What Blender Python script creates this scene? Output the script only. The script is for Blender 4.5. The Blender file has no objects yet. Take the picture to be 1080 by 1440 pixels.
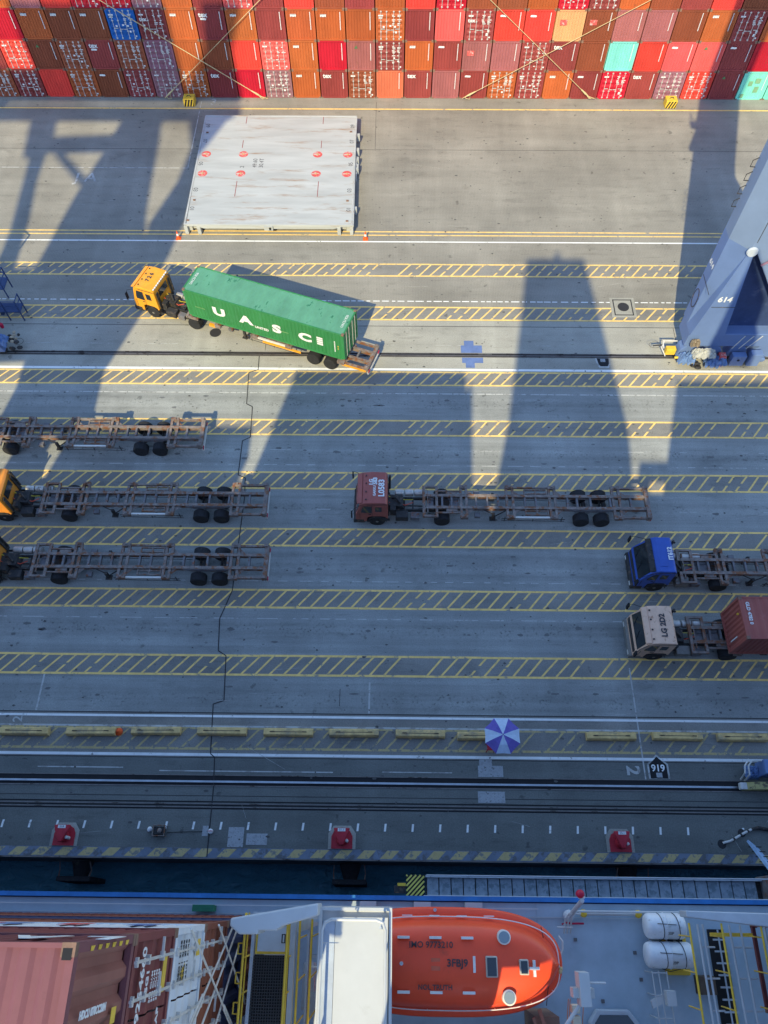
import bpy, bmesh, math, random
from mathutils import Vector, Matrix
random.seed(7)
R = math.radians
C = bpy.context.scene.collection
SC = bpy.context.scene

# ------------------------------------------------------------------ camera, sky, sun, exposure
cd = bpy.data.cameras.new('camera'); cam = bpy.data.objects.new('camera', cd); C.objects.link(cam)
rt = Vector((0.9999331, 0.0111649, -0.0030097)); up = Vector((-0.0083218, 0.8755286, 0.4830946)); fw = Vector((-0.0080288, 0.4830372, -0.8755630))
cam.matrix_world = Matrix(((rt.x, up.x, -fw.x, 0), (rt.y, up.y, -fw.y, 0), (rt.z, up.z, -fw.z, 43.2), (0, 0, 0, 1)))
cd.sensor_fit = 'VERTICAL'; cd.sensor_height = 24; cd.lens = 1070 / 1440 * 24; cd.clip_end = 3000; cd.clip_start = .1
SC.camera = cam
AZ, EL = 14.6, 41.2
w = bpy.data.worlds.new('World'); SC.world = w; w.use_nodes = True
nt = w.node_tree; bg = nt.nodes['Background']; sky = nt.nodes.new('ShaderNodeTexSky')
sky.sky_type = 'NISHITA'; sky.sun_disc = False; sky.sun_elevation = R(EL); sky.sun_rotation = R(180 + AZ)
sky.air_density = 1.0; sky.dust_density = .3; sky.ozone_density = 4.0
nt.links.new(sky.outputs[0], bg.inputs[0]); bg.inputs[1].default_value = .15
sd = bpy.data.lights.new('sun', 'SUN'); sun = bpy.data.objects.new('sun', sd); C.objects.link(sun)
sd.energy = 2.55; sd.angle = R(.55); sd.color = (1, .87, .53)
sdir = Vector((math.sin(R(AZ)) * math.cos(R(EL)), math.cos(R(AZ)) * math.cos(R(EL)), -math.sin(R(EL))))
sun.rotation_euler = sdir.to_track_quat('-Z', 'Y').to_euler(); sun.location = (-30, -60, 120)
SC.view_settings.view_transform = 'Standard'; SC.view_settings.look = 'None'
SC.view_settings.exposure = 1.22; SC.view_settings.gamma = 1

# ------------------------------------------------------------------ materials
def node(nt, t, **k):
    n = nt.nodes.new(t)
    for a, b in k.items(): setattr(n, a, b)
    return n
def M(name, col, rough=.65, metal=0, var=.18, scale=1.5, grime=None, gthr=.62, gscale=1.2, bump=0, objcol=False, spec=.35, stretch=(1, 1, 1), gsoft=.08, coat=0):
    m = bpy.data.materials.new(name); m.use_nodes = True; n = m.node_tree; b = n.nodes['Principled BSDF']; L = n.links.new
    b.inputs['Roughness'].default_value = rough; b.inputs['Metallic'].default_value = metal
    b.inputs['Specular IOR Level'].default_value = spec; b.inputs['Coat Weight'].default_value = coat
    tc = node(n, 'ShaderNodeTexCoord'); oi = node(n, 'ShaderNodeObjectInfo')
    ad = node(n, 'ShaderNodeVectorMath', operation='ADD'); L(tc.outputs['Object'], ad.inputs[0])
    sc_ = node(n, 'ShaderNodeVectorMath', operation='SCALE'); cx = node(n, 'ShaderNodeCombineXYZ')
    for i in range(3): L(oi.outputs['Random'], cx.inputs[i])
    L(cx.outputs[0], sc_.inputs[0]); sc_.inputs['Scale'].default_value = 37; L(sc_.outputs[0], ad.inputs[1])
    mp = node(n, 'ShaderNodeMapping'); mp.inputs['Scale'].default_value = stretch; L(ad.outputs[0], mp.inputs[0])
    n1 = node(n, 'ShaderNodeTexNoise'); n1.inputs['Scale'].default_value = scale; n1.inputs['Detail'].default_value = 6; n1.inputs['Roughness'].default_value = .65; L(mp.outputs[0], n1.inputs['Vector'])
    mr = node(n, 'ShaderNodeMapRange'); mr.inputs[1].default_value = .3; mr.inputs[2].default_value = .7; mr.inputs[3].default_value = 1 - var; mr.inputs[4].default_value = 1 + var
    L(n1.outputs[0], mr.inputs[0])
    mul = node(n, 'ShaderNodeVectorMath', operation='SCALE'); L(mr.outputs[0], mul.inputs['Scale'])
    if objcol: L(oi.outputs['Color'], mul.inputs[0])
    else: mul.inputs[0].default_value = col[:3]
    out = mul.outputs[0]
    if grime:
        n2 = node(n, 'ShaderNodeTexNoise'); n2.inputs['Scale'].default_value = gscale; n2.inputs['Detail'].default_value = 8; n2.inputs['Roughness'].default_value = .7; L(mp.outputs[0], n2.inputs['Vector'])
        m2 = node(n, 'ShaderNodeMapRange'); m2.inputs[1].default_value = gthr; m2.inputs[2].default_value = gthr + gsoft; L(n2.outputs[0], m2.inputs[0])
        mx = node(n, 'ShaderNodeMix', data_type='RGBA'); L(m2.outputs[0], mx.inputs[0]); L(out, mx.inputs[6]); mx.inputs[7].default_value = (*grime, 1)
        out = mx.outputs[2]
    L(out, b.inputs['Base Color'])
    if bump:
        bp = node(n, 'ShaderNodeBump'); bp.inputs['Strength'].default_value = bump; bp.inputs['Distance'].default_value = .03; L(n1.outputs[0], bp.inputs['Height']); L(bp.outputs[0], b.inputs['Normal'])
    return m
RUST = (.16, .055, .025)
def ground_mat(name, col, tint, ribs=0, lanes=False):
    m = M(name, col, rough=.85, var=.12, scale=.35, grime=tuple(c * .72 for c in col), gthr=.56, gscale=.9, gsoft=.2, spec=.25, stretch=(.5, 1, 1))
    n = m.node_tree; L = n.links.new; b = n.nodes['Principled BSDF']; src = b.inputs['Base Color'].links[0].from_socket
    tc = [x for x in n.nodes if x.type == 'TEX_COORD'][0]
    def layer(src, sc, stretch, lo, hi, a, bb, detail=4):
        mp = node(n, 'ShaderNodeMapping'); mp.inputs['Scale'].default_value = stretch; L(tc.outputs['Object'], mp.inputs[0])
        t = node(n, 'ShaderNodeTexNoise'); t.inputs['Scale'].default_value = sc; t.inputs['Detail'].default_value = detail; L(mp.outputs[0], t.inputs['Vector'])
        mr = node(n, 'ShaderNodeMapRange'); mr.inputs[1].default_value = lo; mr.inputs[2].default_value = hi; mr.inputs[3].default_value = a; mr.inputs[4].default_value = bb; L(t.outputs[0], mr.inputs[0])
        v = node(n, 'ShaderNodeVectorMath', operation='SCALE'); L(src, v.inputs[0]); L(mr.outputs[0], v.inputs['Scale']); return v.outputs[0], t
    src, t1 = layer(src, 14, (1, 1, 1), .3, .7, .86, 1.14, 8)
    src, _ = layer(src, .5, (.12, 2.2, 1), .35, .65, .93, 1.05)
    src, _ = layer(src, 1.6, (1, 1, 1), .66, .72, 1, .62, 7)      # oil drips
    src, _ = layer(src, .22, (1, .6, 1), .35, .7, 1.10, .86, 6)
    src, _ = layer(src, 5.5, (.35, 1, 1), .70, .74, 1, .55, 3)    # specks
    src, _ = layer(src, .28, (3.4, .22, 1), .5, .72, .98, 1.07, 8)   # pale drag streaks across
    src, _ = layer(src, 2.6, (.16, 1.3, 1), .60, .74, 1, .80, 6)  # scuffs along the lanes
    if lanes:
        src, _ = layer(src, 1.0, (.025, 2.4, 1), .38, .66, 1.06, .84, 5)
        src, _ = layer(src, .7, (.5, .5, 1), .60, .70, 1, .86, 8)
        sp = node(n, 'ShaderNodeSeparateXYZ'); L(tc.outputs['Object'], sp.inputs[0])
        mm_ = node(n, 'ShaderNodeMath', operation='MULTIPLY_ADD'); L(sp.outputs[1], mm_.inputs[0]); mm_.inputs[1].default_value = 2 * math.pi / 4.2; mm_.inputs[2].default_value = -2 * math.pi * 15.75 / 4.2
        cs = node(n, 'ShaderNodeMath', operation='COSINE'); L(mm_.outputs[0], cs.inputs[0])
        ms = node(n, 'ShaderNodeMapRange'); ms.inputs[1].default_value = .55; ms.inputs[2].default_value = 1.0; ms.inputs[3].default_value = 0; ms.inputs[4].default_value = 1; L(cs.outputs[0], ms.inputs[0])
        a = None
        for sc_, lo, hi in ((7, .53, .62), (1.1, .44, .58)):
            t = node(n, 'ShaderNodeTexNoise'); t.inputs['Scale'].default_value = sc_; t.inputs['Detail'].default_value = 6; t.inputs['Roughness'].default_value = .7; L(tc.outputs['Object'], t.inputs['Vector'])
            r_ = node(n, 'ShaderNodeMapRange'); r_.inputs[1].default_value = lo; r_.inputs[2].default_value = hi; L(t.outputs[0], r_.inputs[0])
            q = node(n, 'ShaderNodeMath', operation='MULTIPLY'); L(r_.outputs[0], q.inputs[0]); L(a or ms.outputs[0], q.inputs[1]); a = q.outputs[0]
        f = node(n, 'ShaderNodeMapRange'); f.inputs[3].default_value = 1; f.inputs[4].default_value = .36; L(a, f.inputs[0])
        v = node(n, 'ShaderNodeVectorMath', operation='SCALE'); L(src, v.inputs[0]); L(f.outputs[0], v.inputs['Scale']); src = v.outputs[0]
    if ribs:
        mp = node(n, 'ShaderNodeMapping'); L(tc.outputs['Object'], mp.inputs[0])
        wv = node(n, 'ShaderNodeTexWave'); wv.inputs['Scale'].default_value = ribs; wv.inputs['Distortion'].default_value = .6; wv.inputs['Detail'].default_value = 2; L(mp.outputs[0], wv.inputs['Vector'])
        mr = node(n, 'ShaderNodeMapRange'); mr.inputs[3].default_value = .93; mr.inputs[4].default_value = 1.06; L(wv.outputs[1], mr.inputs[0])
        v = node(n, 'ShaderNodeVectorMath', operation='SCALE'); L(src, v.inputs[0]); L(mr.outputs[0], v.inputs['Scale']); src = v.outputs[0]
    L(src, b.inputs['Base Color'])
    bp = node(n, 'ShaderNodeBump'); bp.inputs['Strength'].default_value = .35; bp.inputs['Distance'].default_value = .02; L(t1.outputs[0], bp.inputs['Height']); L(bp.outputs[0], b.inputs['Normal'])
    return m
def glass_mat(name, col):
    m = M(name, col, rough=.08, var=.1, spec=.8); return m

ASPH = (.275, .262, .235)
m_ground = ground_mat('asphalt', (.268, .252, .212), 0, ribs=2.6)
m_lane = ground_mat('lane_concrete', (.285, .292, .272), 0, lanes=True)
m_beam = ground_mat('beam_concrete', (.345, .335, .285), 0)
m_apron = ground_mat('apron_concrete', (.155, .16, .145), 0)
m_bandg = ground_mat('hatched_asphalt', (.235, .225, .20), 0)
m_yel = M('worn_yellow_paint', (.86, .57, .18), .7, var=.18, scale=3, grime=(.30, .27, .20), gthr=.565, gscale=2.6)
m_yel2 = M('very_worn_yellow_paint', (.52, .40, .18), .75, var=.22, scale=3, grime=(.20, .20, .175), gthr=.51, gscale=3)
m_wht = M('road_white_paint', (.78, .78, .74), .65, var=.08, scale=2, grime=(.3, .29, .26), gthr=.60, gscale=2.4)
m_wht2 = M('faded_white_paint', (.46, .46, .43), .7, var=.15, scale=2, grime=(.27, .265, .245), gthr=.50, gscale=1.6)
m_joint = M('joint_sealant', (.03, .03, .032), .8)
m_steelrail = M('rail_steel', (.20, .18, .165), .45, .6, scale=3, grime=(.06, .04, .03), gthr=.55)
m_shiny = M('polished_rail_head', (.42, .45, .48), .4, .8)
m_black = M('dark_void', (.018, .018, .02), .9)
m_rubber = M('tyre_rubber', (.022, .022, .024), .85, scale=6, var=.3, grime=(.07, .062, .05), gthr=.6)
m_rim = M('wheel_steel', (.20, .19, .17), .6, .2, scale=6, grime=RUST, gthr=.58)
m_cwall = M('container_paint', (1, 1, 1), .55, var=.14, scale=.9, grime=(.17, .07, .04), gthr=.655, gscale=1.9, objcol=True, spec=.3, stretch=(1, 1, .45))
m_zinc = M('galvanised_bar', (.62, .60, .56), .5, .3, scale=5)
m_mark = M('white_decal', (.72, .72, .70), .6, var=.08, scale=8)
m_darkmark = M('dark_lettering', (.05, .05, .055), .7)
m_cast = M('corner_casting_steel', (.22, .13, .09), .75, scale=4, var=.3)
m_glass = glass_mat('windscreen_glass', (.02, .026, .03))
m_dark = M('chassis_black', (.035, .034, .034), .7, scale=4, var=.35, grime=(.12, .085, .06), gthr=.55, gscale=3)
m_frame = M('worn_chassis_steel', (.20, .165, .145), .75, scale=3, var=.4, grime=(.20, .085, .04), gthr=.50, gscale=2.2, bump=.2)
m_frame2 = M('chipped_blue_grey_chassis_steel', (.15, .145, .15), .75, scale=3, var=.3, grime=(.18, .075, .04), gthr=.54, gscale=2.5, bump=.2)
m_pale = M('chalky_pale_paint', (.62, .60, .55), .7, scale=4, var=.15, grime=RUST, gthr=.62, gscale=4)
m_tank = M('dull_aluminium', (.52, .50, .46), .42, .6, scale=3, grime=(.2, .16, .12), gthr=.58)
m_blue = M('crane_blue_paint', (.13, .20, .38), .55, scale=.5, var=.08, grime=(.05, .06, .10), gthr=.66, gscale=1.5)
m_cblue = M('crane_grey_blue_paint', (.18, .245, .37), .55, scale=.5, var=.07, grime=(.10, .11, .14), gthr=.70, gscale=1.2)
m_deck = M('deck_blue_grey_paint', (.36, .45, .52), .55, scale=.8, var=.13, grime=(.42, .50, .57), gthr=.54, gscale=.9, gsoft=.25)
m_hull = M('hull_paint', (.015, .035, .10), .5)
m_hullblue = M('sheer_strake_blue_paint', (.03, .18, .48), .5, scale=2)
m_swhite = M('ship_white_paint', (.50, .52, .53), .45, scale=.8, var=.06, grime=(.43, .44, .44), gthr=.60, gscale=2, gsoft=.2)
m_lgrey = M('ship_light_grey_paint', (.46, .50, .54), .55, scale=1.2, var=.12, grime=(.3, .2, .12), gthr=.70, gscale=3)
m_syel = M('safety_yellow_paint', (.72, .48, .05), .5, scale=3, grime=RUST, gthr=.68, gscale=5)
m_orange = M('lifeboat_orange_gelcoat', (.86, .075, .022), .38, scale=.7, var=.09, grime=(.55, .06, .02), gthr=.6, gscale=1.8, gsoft=.2, spec=.5)
m_grate = M('walkway_grating_steel', (.05, .052, .055), .7)
m_rope = M('yellow_lashing_strap', (.58, .46, .24), .8, scale=6)
m_red = M('bollard_red_paint', (.42, .02, .035), .55, scale=4, grime=(.2, .03, .03), gthr=.6, gscale=4)
m_cone = M('cone_orange_plastic', (.90, .12, .02), .5)
m_conc_y = M('yellow_kerb_block_paint', (.68, .47, .19), .8, scale=2.5, var=.25, grime=(.34, .27, .17), gthr=.50, gscale=1.3, gsoft=.15)
m_hatch = M('weathered_pale_grey_paint', (.43, .445, .43), .6, scale=.6, var=.15, grime=(.31, .22, .15), gthr=.55, gscale=1.1, gsoft=.16, stretch=(.22, 1.5, 1))
m_redm = M('worn_red_paint', (.62, .10, .09), .7, scale=4, grime=(.5, .40, .36), gthr=.53, gscale=4)
m_purple = M('umbrella_purple_cloth', (.145, .115, .40), .85, scale=6, var=.1)
m_ucloth = M('umbrella_white_cloth', (.50, .60, .72), .85, scale=6, var=.1)
m_bmark = M('blue_road_paint', (.12, .18, .36), .75, grime=(.16, .2, .3), gthr=.62, gscale=3)
m_plate = M('worn_steel_plate', (.36, .37, .37), .5, .35, scale=5, var=.25, grime=(.16, .16, .155), gthr=.55, gscale=5)
m_tarp = M('grey_canvas_tarp', (.42, .42, .38), .9, scale=5, var=.25, bump=.8)
m_btarp = M('blue_plastic_sheet', (.13, .22, .42), .5, scale=4, var=.3, bump=1)
m_redlight = M('red_buoy_light_plastic', (.45, .01, .05), .4)

def water_mat():
    m = bpy.data.materials.new('harbour_water'); m.use_nodes = True; n = m.node_tree; b = n.nodes['Principled BSDF']; L = n.links.new
    b.inputs['Base Color'].default_value = (.06, .19, .25, 1); b.inputs['Roughness'].default_value = .12; b.inputs['IOR'].default_value = 1.33
    tc = node(n, 'ShaderNodeTexCoord'); mp = node(n, 'ShaderNodeMapping'); mp.inputs['Scale'].default_value = (.8, 1.4, 1); L(tc.outputs['Object'], mp.inputs[0])
    t = node(n, 'ShaderNodeTexNoise'); t.inputs['Scale'].default_value = 1.3; t.inputs['Detail'].default_value = 6; t.inputs['Distortion'].default_value = 1.2; L(mp.outputs[0], t.inputs['Vector'])
    bp = node(n, 'ShaderNodeBump'); bp.inputs['Strength'].default_value = .8; bp.inputs['Distance'].default_value = .6; L(t.outputs[0], bp.inputs['Height']); L(bp.outputs[0], b.inputs['Normal'])
    return m
m_water = water_mat()
m_cab = {}
def cabmat(k, col, gr, thr=.66): m_cab[k] = M(k, col, .42, scale=2, var=.10, grime=gr, gthr=thr, gscale=3, spec=.5)
cabmat('yellow_orange_cab_paint', (.80, .34, .02), (.45, .2, .03), .68)
cabmat('faded_red_cab_paint', (.34, .085, .065), (.22, .07, .05), .62)
cabmat('deep_blue_cab_paint', (.03, .09, .38), (.02, .05, .25), .66)
cabmat('peach_cab_paint', (.72, .46, .31), (.33, .15, .08), .58)
cabmat('orange_cab_paint', (.66, .24, .03), (.4, .17, .05), .68)

# ------------------------------------------------------------------ mesh builder
class MB:
    def __init__(s): s.v = []; s.f = []; s.mi = []
    def add(s, vs, fs, mi=0):
        o = len(s.v); s.v += [tuple(map(float, v)) for v in vs]; s.f += [tuple(i + o for i in f) for f in fs]; s.mi += [mi] * len(fs); return s
    def box(s, x0, x1, y0, y1, z0, z1, mi=0):
        vs = [(x, y, z) for z in (z0, z1) for y in (y0, y1) for x in (x0, x1)]
        return s.add(vs, [(0, 2, 3, 1), (4, 5, 7, 6), (0, 1, 5, 4), (2, 6, 7, 3), (0, 4, 6, 2), (1, 3, 7, 5)], mi)
    def beam(s, p, q, w, h, upv=(0, 0, 1), mi=0):
        p, q = Vector(p), Vector(q); d = (q - p).normalized(); u = Vector(upv)
        if abs(d.dot(u)) > .98: u = Vector((0, 1, 0))
        sx = d.cross(u).normalized() * (w / 2); uz = sx.cross(d).normalized() * (h / 2)
        vs = [a + i * sx + j * uz for a in (p, q) for i, j in ((-1, -1), (1, -1), (1, 1), (-1, 1))]
        return s.add(vs, [(0, 1, 2, 3), (4, 7, 6, 5), (0, 4, 5, 1), (1, 5, 6, 2), (2, 6, 7, 3), (3, 7, 4, 0)], mi)
    def tube(s, pts, r, n=8, mi=0, closed=False):
        pts = [Vector(p) for p in pts]; k = len(pts); o = []
        for i, p in enumerate(pts):
            if closed: d = (pts[(i + 1) % k] - pts[i - 1]).normalized()
            else: d = (pts[min(i + 1, k - 1)] - pts[max(i - 1, 0)]).normalized()
            a = Vector((0, 0, 1)) if abs(d.z) < .9 else Vector((1, 0, 0))
            x = d.cross(a).normalized(); y = d.cross(x).normalized(); rr = r[i] if isinstance(r, (list, tuple)) else r
            o += [p + rr * (math.cos(t * 2 * math.pi / n) * x + math.sin(t * 2 * math.pi / n) * y) for t in range(n)]
        fs = []
        for i in range(k if closed else k - 1):
            j = (i + 1) % k
            for t in range(n): fs.append((i * n + t, i * n + (t + 1) % n, j * n + (t + 1) % n, j * n + t))
        if not closed: fs += [tuple(range(n))[::-1], tuple((k - 1) * n + t for t in range(n))]
        return s.add(o, fs, mi)
    def lathe(s, c, prof, n=24, mi=0, axis='z'):
        vs = []
        for r, z in prof:
            for t in range(n):
                a = t * 2 * math.pi / n; x, y = r * math.cos(a), r * math.sin(a)
                vs.append({'z': (c[0] + x, c[1] + y, c[2] + z), 'y': (c[0] + x, c[1] + z, c[2] + y), 'x': (c[0] + z, c[1] + x, c[2] + y)}[axis])
        fs = [(i * n + t, i * n + (t + 1) % n, (i + 1) * n + (t + 1) % n, (i + 1) * n + t) for i in range(len(prof) - 1) for t in range(n)]
        fs += [tuple(range(n))[::-1], tuple((len(prof) - 1) * n + t for t in range(n))]
        return s.add(vs, fs, mi)
    def prism(s, poly, a0, a1, axis='z', mi=0):
        f = {'z': lambda p, a: (p[0], p[1], a), 'y': lambda p, a: (p[0], a, p[1]), 'x': lambda p, a: (a, p[0], p[1])}[axis]
        n = len(poly); vs = [f(p, a0) for p in poly] + [f(p, a1) for p in poly]
        return s.add(vs, [tuple(range(n))[::-1], tuple(range(n, 2 * n))] + [(i, (i + 1) % n, n + (i + 1) % n, n + i) for i in range(n)], mi)
    def corr(s, o, U, V, N, W, H, pitch=.28, depth=.036, mi=0):
        """corrugated panel: waves along U, ridges along V"""
        o, U, V, N = map(Vector, (o, U, V, N)); k = max(1, round(W / pitch)); p = W / k; st = []
        for i in range(k):
            for a, d in ((0, 0), (.28, 0), (.5, -1), (.78, -1)): st.append((p * (i + a), d * depth))
        st.append((W, 0)); vs = []
        for a, d in st: vs += [o + U * a + N * d, o + U * a + N * d + V * H]
        return s.add(vs, [(2 * i, 2 * i + 2, 2 * i + 3, 2 * i + 1) for i in range(len(st) - 1)], mi)
    def mesh(s, name, mats, off=(0, 0, 0), bevel=0, smooth=False, normals=True):
        me = bpy.data.meshes.new(name); ox, oy, oz = off
        me.from_pydata([(x - ox, y - oy, z - oz) for x, y, z in s.v], [], s.f)
        for m in (mats if isinstance(mats, (list, tuple)) else [mats]): me.materials.append(m)
        me.polygons.foreach_set('material_index', s.mi)
        bm = bmesh.new(); bm.from_mesh(me)
        if bevel:
            bmesh.ops.remove_doubles(bm, verts=bm.verts, dist=.0005)
            es = [e for e in bm.edges if len(e.link_faces) == 2 and e.calc_face_angle(0) > .5]
            bmesh.ops.bevel(bm, geom=es, offset=bevel, segments=2, affect='EDGES', profile=.5, clamp_overlap=True)
        if normals: bmesh.ops.recalc_face_normals(bm, faces=bm.faces)
        bm.to_mesh(me); bm.free()
        if smooth:
            for p in me.polygons: p.use_smooth = True
        return me

OFF = {}
def part(name, mb, mats, parent, bevel=0, smooth=False, off=None, label=None):
    me = mb if isinstance(mb, bpy.types.Mesh) else mb.mesh(name, mats, off if off is not None else OFF.get(parent.name, (0, 0, 0)), bevel, smooth)
    o = bpy.data.objects.new(name, me); C.objects.link(o); o.parent = parent
    OFF[o.name] = OFF.get(parent.name, (0, 0, 0))
    if label: o['label'] = label
    return o
HEEL = R(2.0); RX = Matrix.Rotation(HEEL, 4, 'X')
def tagit(o, label, cat, group=None):
    o['label'] = label; o['category'] = cat
    if group: o['group'] = group
def thing(name, label, cat, loc=(0, 0, 0), rotz=0, group=None, ship=False):
    o = bpy.data.objects.new(name, None); C.objects.link(o); o.empty_display_size = .3
    if ship: o.location = (RX @ Vector(loc)); o.rotation_euler = (HEEL, 0, 0); OFF[o.name] = tuple(loc)
    else: o.location = loc; o.rotation_euler = (0, 0, rotz); OFF[o.name] = (0, 0, 0)
    tagit(o, label, cat, group); return o
def single(name, mb, mats, label, cat, loc=(0, 0, 0), group=None, ship=False, bevel=0, smooth=False):
    """one-mesh thing, vertices given in world (or ship) coordinates"""
    o = bpy.data.objects.new(name, mb.mesh(name, mats, loc, bevel, smooth)); C.objects.link(o)
    if ship: o.location = RX @ Vector(loc); o.rotation_euler = (HEEL, 0, 0)
    else: o.location = loc
    tagit(o, label, cat, group); return o
def struct(name, mb, mats, kind='structure'):
    o = bpy.data.objects.new(name, mb.mesh(name, mats)); C.objects.link(o); o['kind'] = kind; return o
_tc = {}
def text_mesh(s, size, bold=0, ext=.004, mat=None, sx=1, align='CENTER'):
    key = (s, size, bold, ext, mat.name, sx, align)
    if key in _tc: return _tc[key]
    cu = bpy.data.curves.new('t', 'FONT'); cu.body = s; cu.size = size; cu.offset = bold; cu.extrude = ext; cu.align_x = align; cu.align_y = 'CENTER'; cu.resolution_u = 3
    o = bpy.data.objects.new('t', cu); C.objects.link(o)
    me = bpy.data.meshes.new_from_object(o); bpy.data.objects.remove(o); bpy.data.curves.remove(cu)
    me.name = 'lettering'; me.materials.clear(); me.materials.append(mat)
    if sx != 1:
        for v in me.vertices: v.co.x *= sx
    _tc[key] = me; return me
def text(s, size, pos, rx, ry, mat, parent=None, name='lettering', bold=0, ext=.004, sx=1, align='CENTER'):
    """rx = reading direction, ry = letter-up direction; pos in the parent's own builder coordinates"""
    o = bpy.data.objects.new(name, text_mesh(s, size, bold, ext, mat, sx, align)); C.objects.link(o)
    X, Y = Vector(rx).normalized(), Vector(ry).normalized(); Z = X.cross(Y)
    m = Matrix((X, Y, Z)).transposed().to_4x4()
    off = Vector(OFF.get(parent.name, (0, 0, 0))) if parent else Vector((0, 0, 0))
    m.translation = Vector(pos) - off; o.parent = parent; o.matrix_local = m; return o

# ================================================================== SETTING
XL, XR = -260, 260
def sheet(x0, x1, y0, y1, z): return MB().add([(x0, y0, z), (x1, y0, z), (x1, y1, z), (x0, y1, z)], [(0, 1, 2, 3)])
g = MB().box(XL, XR, 3.28, 700, -6, 0)
struct('quay_ground', g, m_ground)
struct('water', sheet(-900, 900, -900, 3.3, -4.0), m_water)
struct('quay_beam_strip', sheet(XL, XR, 35.75, 40.30, .004), m_beam)
struct('road_lanes', sheet(XL, XR, 10.75, 35.75, .004), m_lane)
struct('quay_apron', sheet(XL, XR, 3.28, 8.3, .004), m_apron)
struct('kerb_side_road', sheet(XL, XR, 8.3, 10.75, .004), m_bandg)
bands = [(46.19, 44.92), (41.64, 40.38), (35.37, 34.18), (31.08, 29.85), (26.78, 25.55), (22.53, 21.34), (18.30, 17.14), (14.12, 12.97), (9.90, 8.78)]
for k, (ya, yb) in enumerate(bands):
    if k < 8: struct('hatched_band_ground', sheet(XL, XR, yb, ya, .008), m_bandg)
    b = MB(); z = .012; t = .065
    for y in (ya, yb):
        x = -60.
        while x < 60:
            ln = random.uniform(6, 16); jy = random.uniform(-.012, .012)
            b.add([(x, y - t + jy, z), (min(x + ln, 60) - .02, y - t + jy, z), (min(x + ln, 60) - .02, y + t + jy, z), (x, y + t + jy, z)], [(0, 1, 2, 3)]); x += ln
    x = -46 + .37 * k
    while x < 46:
        dx = .93 + random.uniform(-.06, .06)
        if random.random() > .02 + (.12 if k in (0, 3) and random.random() > .5 else 0):
            brk = random.random() < (.5 if k in (0, 3) else .16); y0, y1 = yb + t, ya - t; h = .072
            segs = [(0, 1)] if not brk else [(0, random.uniform(.25, .45)), (random.uniform(.5, .62), 1)]
            for a, c in segs:
                xa, xb = x + dx * a, x + dx * c; za, zb = y0 + (y1 - y0) * a, y0 + (y1 - y0) * c
                b.add([(xa - h, za, z), (xa + h, za, z), (xb + h, zb, z), (xb - h, zb, z)], [(0, 1, 2, 3)])
        x += .83 if k < 8 else .81
    struct('hatched_marking', b, m_yel if k < 8 else m_yel2)
def hline(name, y, t, m, x0=-60, x1=60, dash=None, z=.013):
    b = MB(); x = x0
    while x < x1:
        l = dash[0] * random.uniform(.5, 1.3) if dash else random.uniform(8, 20); e = min(x1, x + l)
        b.add([(x, y - t / 2, z), (e, y - t / 2, z), (e, y + t / 2, z), (x, y + t / 2, z)], [(0, 1, 2, 3)])
        x = e + (dash[1] * random.uniform(.4, 1.6) if dash else .01)
    struct(name, b, m)
hline('yellow_line', 65.95, .16, m_yel); hline('yellow_line', 49.86, .12, m_yel); hline('yellow_line', 49.46, .11, m_yel)
hline('white_line', 48.71, .13, m_wht); hline('white_line', 42.26, .09, m_wht, dash=(.5, .18)); hline('white_line', 35.60, .20, m_wht, z=.018)
hline('white_line', 33.42, .10, m_wht2, dash=(.7, .06)); hline('white_line', 27.4, .05, m_wht2, dash=(.8, .5)); hline('white_line', 24.0, .05, m_wht2, x0=-18, x1=60, dash=(1.2, 3))
hline('white_line', 18.9, .05, m_wht2, dash=(.8, .5)); hline('white_line', 16.44, .05, m_wht2, dash=(1.2, .8))
hline('white_line', 10.56, .13, m_wht, z=.018); hline('white_line', 9.99, .10, m_wht2, z=.018); hline('white_line', 8.45, .15, m_wht, z=.018)
hline('white_line', 28.6, .04, m_wht2, dash=(1.6, 3)); hline('white_line', 37.9, .03, m_wht2, dash=(2, 5))
# bay outline with faded letters, cross lines and dashes
b = MB(); z = .013
for x0, x1, y0, y1 in ((-40, -17.7, 57.6, 57.68), (-17.78, -17.7, 57.6, 67), (-20.05, -19.95, 10.8, 12.9), (-1.15, -1.05, 10.8, 12.6), (13.95, 14.03, 7.4, 13.6),
                       (-19.2, -14.5, 7.7, 7.76), (-12.5, -3, 7.55, 7.61), (-.3, 3.5, 7.6, 7.65)):
    b.add([(x0, y0, z), (x1, y0, z), (x1, y1, z), (x0, y1, z)], [(0, 1, 2, 3)])
struct('thin_white_lines', b, m_wht2)
b = MB()
for k in range(-48, 49):
    x = -1.58 + 1.448 * k; b.add([(x - .06, 4.62, z), (x + .05, 4.62, z), (x + .09, 5.0, z), (x - .02, 5.0, z)], [(0, 1, 2, 3)])
struct('white_tick_marks', b, m_wht)
def ground_text(s, size, x, y, flip=False, m=None, bold=.01, rx=None):
    o = text(s, size, (x, y, .02), rx or ((-1, 0, 0) if flip else (1, 0, 0)), (Vector((0, 0, 1)).cross(Vector(rx or ((-1, 0, 0) if flip else (1, 0, 0))))), m or m_wht2, name='painted_lettering', bold=bold, ext=.001)
    o['kind'] = 'structure'; return o
ground_text('J A', 1.6, -26.3, 56.3, m=m_wht2, bold=.02)
ground_text('2', .75, -20.9, 10.3, rx=(0, 1, 0)); ground_text('2', 1.0, 13.35, 8.05 - .2, rx=(0, -1, 0), bold=.03); ground_text('Z', .5, -19.6, 9.6)
ground_text('3', 1.2, -16.6, 66.9, bold=.01)
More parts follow.
